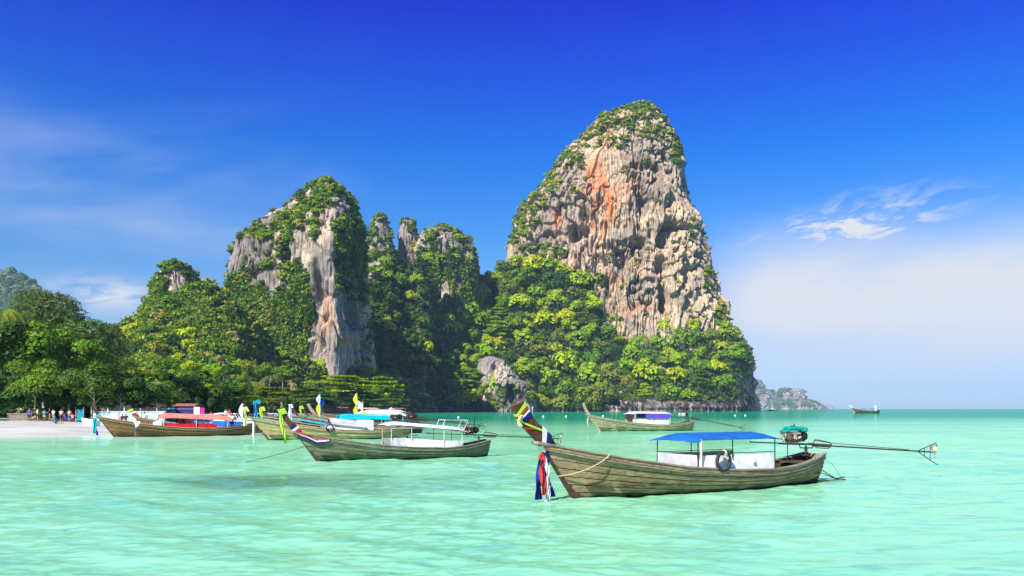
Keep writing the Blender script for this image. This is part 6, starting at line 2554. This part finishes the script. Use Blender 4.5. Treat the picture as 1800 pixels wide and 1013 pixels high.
def person(px, d, z, pose, rz, shirt, shorts, label, skin=None, hair=None, s=1.0, x=None, hat=None):
    P = POSES[pose]
    root = empty('person', (X(px, d) if x is None else x, d, z), rz, s)
    tag(root, label, 'person', 'people on the beach and boats')
    pel, che, nec, hed = P['pel'], P['che'], P['nec'], P['hed']
    sh = [(-.18, che[1], che[2] + .10), (.18, che[1], che[2] + .10)]
    hp = [(-.10, pel[1], pel[2] - .03), (.10, pel[1], pel[2] - .03)]
    V, E, Rr = [pel, tuple((a + c) / 2 for a, c in zip(pel, che)), che, nec, tuple(h + dz for h, dz in zip(hed, (0, 0, -.04))), tuple(h + dz for h, dz in zip(hed, (0, .01, .07)))], [(0, 1), (1, 2), (2, 3), (3, 4), (4, 5)], \
        [(.14, .10), (.12, .095), (.15, .10), .055, .085, .075]
    for k in (0, 1):
        n = len(V)
        V += [sh[k], P['el'][k], P['ha'][k]]
        E += [(2, n), (n, n + 1), (n + 1, n + 2)]
        Rr += [.055, .040, .028]
        n = len(V)
        V += [hp[k], P['kn'][k], P['an'][k], P['to'][k]]
        E += [(0, n), (n, n + 1), (n + 1, n + 2), (n + 2, n + 3)]
        Rr += [.085, .058, .038, .030]
    body = skin_mesh('body', V, E, Rr, skin or SKIN, root)
    # hands: palm with four fingers and a thumb, nose and ears, joined to the body mesh
    b = MB()
    for k in (0, 1):
        h, e = Vector(P['ha'][k]), Vector(P['el'][k])
        t_ = (h - e).normalized()
        side = t_.cross(Vector((0, 1, 0)) if abs(t_.y) < .8 else Vector((0, 0, 1))).normalized()
        b.tube([h - t_ * .01, h + t_ * .085], [.026, .036], 6)
        for q in range(4):
            o_ = side * (-.027 + .018 * q)
            ln = (.060, .072, .068, .052)[q]
            b.tube([h + t_ * .08 + o_, h + t_ * (.08 + ln * .6) + o_ * 1.1 + Vector((0, -.008, -.004)), h + t_ * (.08 + ln) + o_ * 1.1 + Vector((0, -.022, -.006))], [.010, .009, .007], 5)
        b.tube([h + t_ * .02 - side * .028, h + t_ * .06 - side * .055, h + t_ * .085 - side * .058], [.012, .010, .008], 5)
    hv = Vector(hed)
    b.tube([hv + Vector((0, -.070, .015)), hv + Vector((0, -.105, -.015)), hv + Vector((0, -.075, -.022))], [.010, .013, .008], 5)
    for sg in (-1, 1):
        b.tube([hv + Vector((sg * .078, 0, .03)), hv + Vector((sg * .092, .01, .0)), hv + Vector((sg * .076, 0, -.03))], .012, 5)
    import bmesh
    bm = bmesh.new()
    bm.from_mesh(body.data)
    vs_ = [bm.verts.new(v) for v in b.v]
    for f in b.f:
        try:
            bm.faces.new([vs_[i] for i in f])
        except ValueError:
            pass
    bm.to_mesh(body.data)
    bm.free()
    b = MB()
    for sg in (-1, 1):
        b.tube([hv + Vector((sg * .032, -.080, .018)), hv + Vector((sg * .032, -.088, .018))], .010, 6)
    b.tube([hv + Vector((-.025, -.082, -.050)), hv + Vector((.025, -.082, -.050))], .006, 5)
    b.build('face_features', HAIR, root)
    mid = tuple((a + c) / 2 for a, c in zip(pel, che))
    if shirt:
        V = [tuple(p_ + q_ for p_, q_ in zip(pel, (0, 0, .04))), mid, che, tuple((a * .5 + c * .5) for a, c in zip(che, nec))]
        E = [(0, 1), (1, 2), (2, 3)]
        Rr = [(.165, .125), (.15, .12), (.175, .125), (.075, .07)]
        for k in (0, 1):
            n = len(V)
            V += [sh[k], tuple(a * .35 + c * .65 for a, c in zip(sh[k], P['el'][k]))]
            E += [(2, n), (n, n + 1)]
            Rr += [.078, .068]
        skin_mesh('shirt', V, E, Rr, shirt, root)
    if shorts:
        V = [tuple(p_ + q_ for p_, q_ in zip(pel, (0, 0, .06))), pel]
        E = [(0, 1)]
        Rr = [(.16, .12), (.17, .13)]
        for k in (0, 1):
            n = len(V)
            V += [hp[k], tuple(a * .15 + c * .85 for a, c in zip(hp[k], P['kn'][k]))]
            E += [(1, n), (n, n + 1)]
            Rr += [.105, .088]
        skin_mesh('shorts', V, E, Rr, shorts, root)
    skin_mesh('hat' if hat else 'hair', [tuple(h + q for h, q in zip(hed, (0, .035, .02))), tuple(h + q for h, q in zip(hed, (0, .015, .085)))], [(0, 1)], [.092, .075], hat or hair or HAIR, root)
    return root


K_white, K_yellow, K_dkgreen, K_dk = (simple(n_, c_, .8, 0, .08, 4) for n_, c_ in (('white_cotton', (.80, .80, .78)), ('pale_yellow_cotton', (.82, .78, .42)), ('dark_green_cotton', (.02, .09, .07)), ('dark_cotton', (.02, .025, .05))))
K_red, K_blue, K_teal, K_tan = (simple(n_, c_, .8, 0, .1, 4) for n_, c_ in (('red_cotton', (.55, .02, .06)), ('blue_cotton', (.02, .08, .45)), ('teal_cotton', (.05, .35, .42)), ('tan_cotton', (.5, .36, .2))))

person(241, 69.9, -.12, 'walk', R(190), K_white, K_dkgreen, 'man in white shirt and dark green shorts wading beside the leftmost boat', SKIN2, s=1.06)
person(408, 75.6, .42, 'stand', R(175), K_yellow, K_dk, 'man in pale yellow shirt standing on the stern of the leftmost boat', SKIN2)
person(276, 72.3, .45, 'sit', R(60), K_white, K_tan, 'person in white sitting at the front of the faded red canopy', SKIN, hat=K_white)
person(254, 80.5, .55, 'stand', R(200), K_white, K_tan, 'man in white shirt standing on the second boat from the left', SKIN2)
person(214, 88, zg(X(214, 88), 88), 'walk', R(90), K_red, K_dk, 'person in dark red shirt walking on the sand left of the dark prow', SKIN2)
person(221, 90, zg(X(221, 90), 90), 'stand', R(30), K_dk, K_blue, 'person in dark shirt beside the dark prow of the second boat', SKIN)
person(283, 98, zg(X(283, 98), 98) + .1, 'stand', R(0), K_blue, K_blue, 'person in blue with a white cap behind the faded red canopy', SKIN, hat=K_white)
person(318, 73.6, .55, 'sit', R(-20), K_red, K_tan, 'person in red sitting in the shade under the faded red canopy', SKIN)
person(330, 73.9, .55, 'sit', R(30), K_tan, K_dk, 'person in tan shirt sitting under the faded red canopy', SKIN2)
person(371, 108, .5, 'stand', R(10), K_red, K_dk, 'person in red standing in front of the white speedboat', SKIN2)
person(397, 108, .8, 'stand', R(150), K_white, K_blue, 'person in white shirt standing at the stern of the white speedboat', SKIN)
person(403, 107, .8, 'stand', R(-30), K_red, K_white, 'person in pink red top at the stern of the white speedboat', SKIN, hair=HAIR2)
bp_ = [(52, 'stand', K_blue, K_dk, 'person in blue standing right of the bamboo fence'), (58, 'sit', K_dk, K_tan, 'person in dark shirt sitting by the first tree trunk'), (66, 'stand', K_white, K_dk, 'person in white shirt and dark shorts under the trees'),
       (78, 'stand', K_teal, K_tan, 'person in teal shirt right of the pale tree trunk'), (88, 'walk', K_dk, K_red, 'person in dark top and red shorts walking under the trees'), (94, 'stand', K_white, K_teal, 'person in white top behind the sunbather'),
       (108, 'stand', K_white, K_dk, 'person in white shirt standing right of the sunbather'), (114, 'sit', K_blue, K_blue, 'person in blue sitting on the sand in the shade'), (122, 'stand', K_tan, K_blue, 'person in tan top left of the turquoise stall'),
       (128, 'sit', K_white, K_red, 'person in white top and red shorts sitting by the turquoise stall'), (134, 'stand', K_red, K_dk, 'person in red shirt in front of the turquoise stall')]
for q, (px_, po, sh_, so_, lab) in enumerate(bp_):
    d_ = 103 + (q * 7 % 5)
    person(px_, d_, zg(X(px_, d_), d_), po, R((q * 67) % 360), sh_, so_, lab, (SKIN, SKIN2)[q % 2], (HAIR, HAIR2)[q % 3 == 1], s=rnd.uniform(.95, 1.05))
person(98, 95, zg(X(98, 95), 95), 'ground', R(80), K_teal, K_dk, 'sunbather in pale blue top sitting with legs out on the sand', SKIN, HAIR2, s=1.1)

# labels that still coincide get their order from left to right
from collections import defaultdict
same = defaultdict(list)
for o in COL.objects:
    if o.parent is None and o.get('label') and o.get('kind') != 'stuff':
        same[o['label']].append(o)
ORD = ['leftmost', 'second from left', 'third from left', 'fourth from left', 'fifth from left', 'sixth from left', 'seventh from left', 'eighth from left', 'ninth from left', 'tenth from left']
for lab_, os_ in same.items():
    if len(os_) < 2:
        continue
    os_.sort(key=lambda o: o.location.x / o.location.y)
    for i_, o in enumerate(os_):
        if len(os_) == 2:
            o['label'] = lab_ + (', left of two' if i_ == 0 else ', right of two')
        elif i_ == len(os_) - 1:
            o['label'] = lab_ + ', rightmost'
        elif i_ < len(ORD):
            o['label'] = lab_ + ', ' + ORD[i_]

# ------------------------------------------------------------------ air
mh = bpy.data.materials.new('sea_air')
mh.use_nodes = True
mh.node_tree.nodes.remove(mh.node_tree.nodes['Principled BSDF'])
pv = mh.node_tree.nodes.new('ShaderNodeVolumePrincipled')
pv.inputs['Color'].default_value = (.44, .70, 1, 1)
pv.inputs['Density'].default_value = .000085
pv.inputs['Anisotropy'].default_value = 0
mh.node_tree.links.new(pv.outputs[0], mh.node_tree.nodes['Material Output'].inputs['Volume'])
hb = MB()
hb.box((0, 4500, 162), (24000, 11000, 336))
hz_o = hb.build('haze', mh)
tag(hz_o, 'thin sea haze in the air', 'haze', kind='stuff')
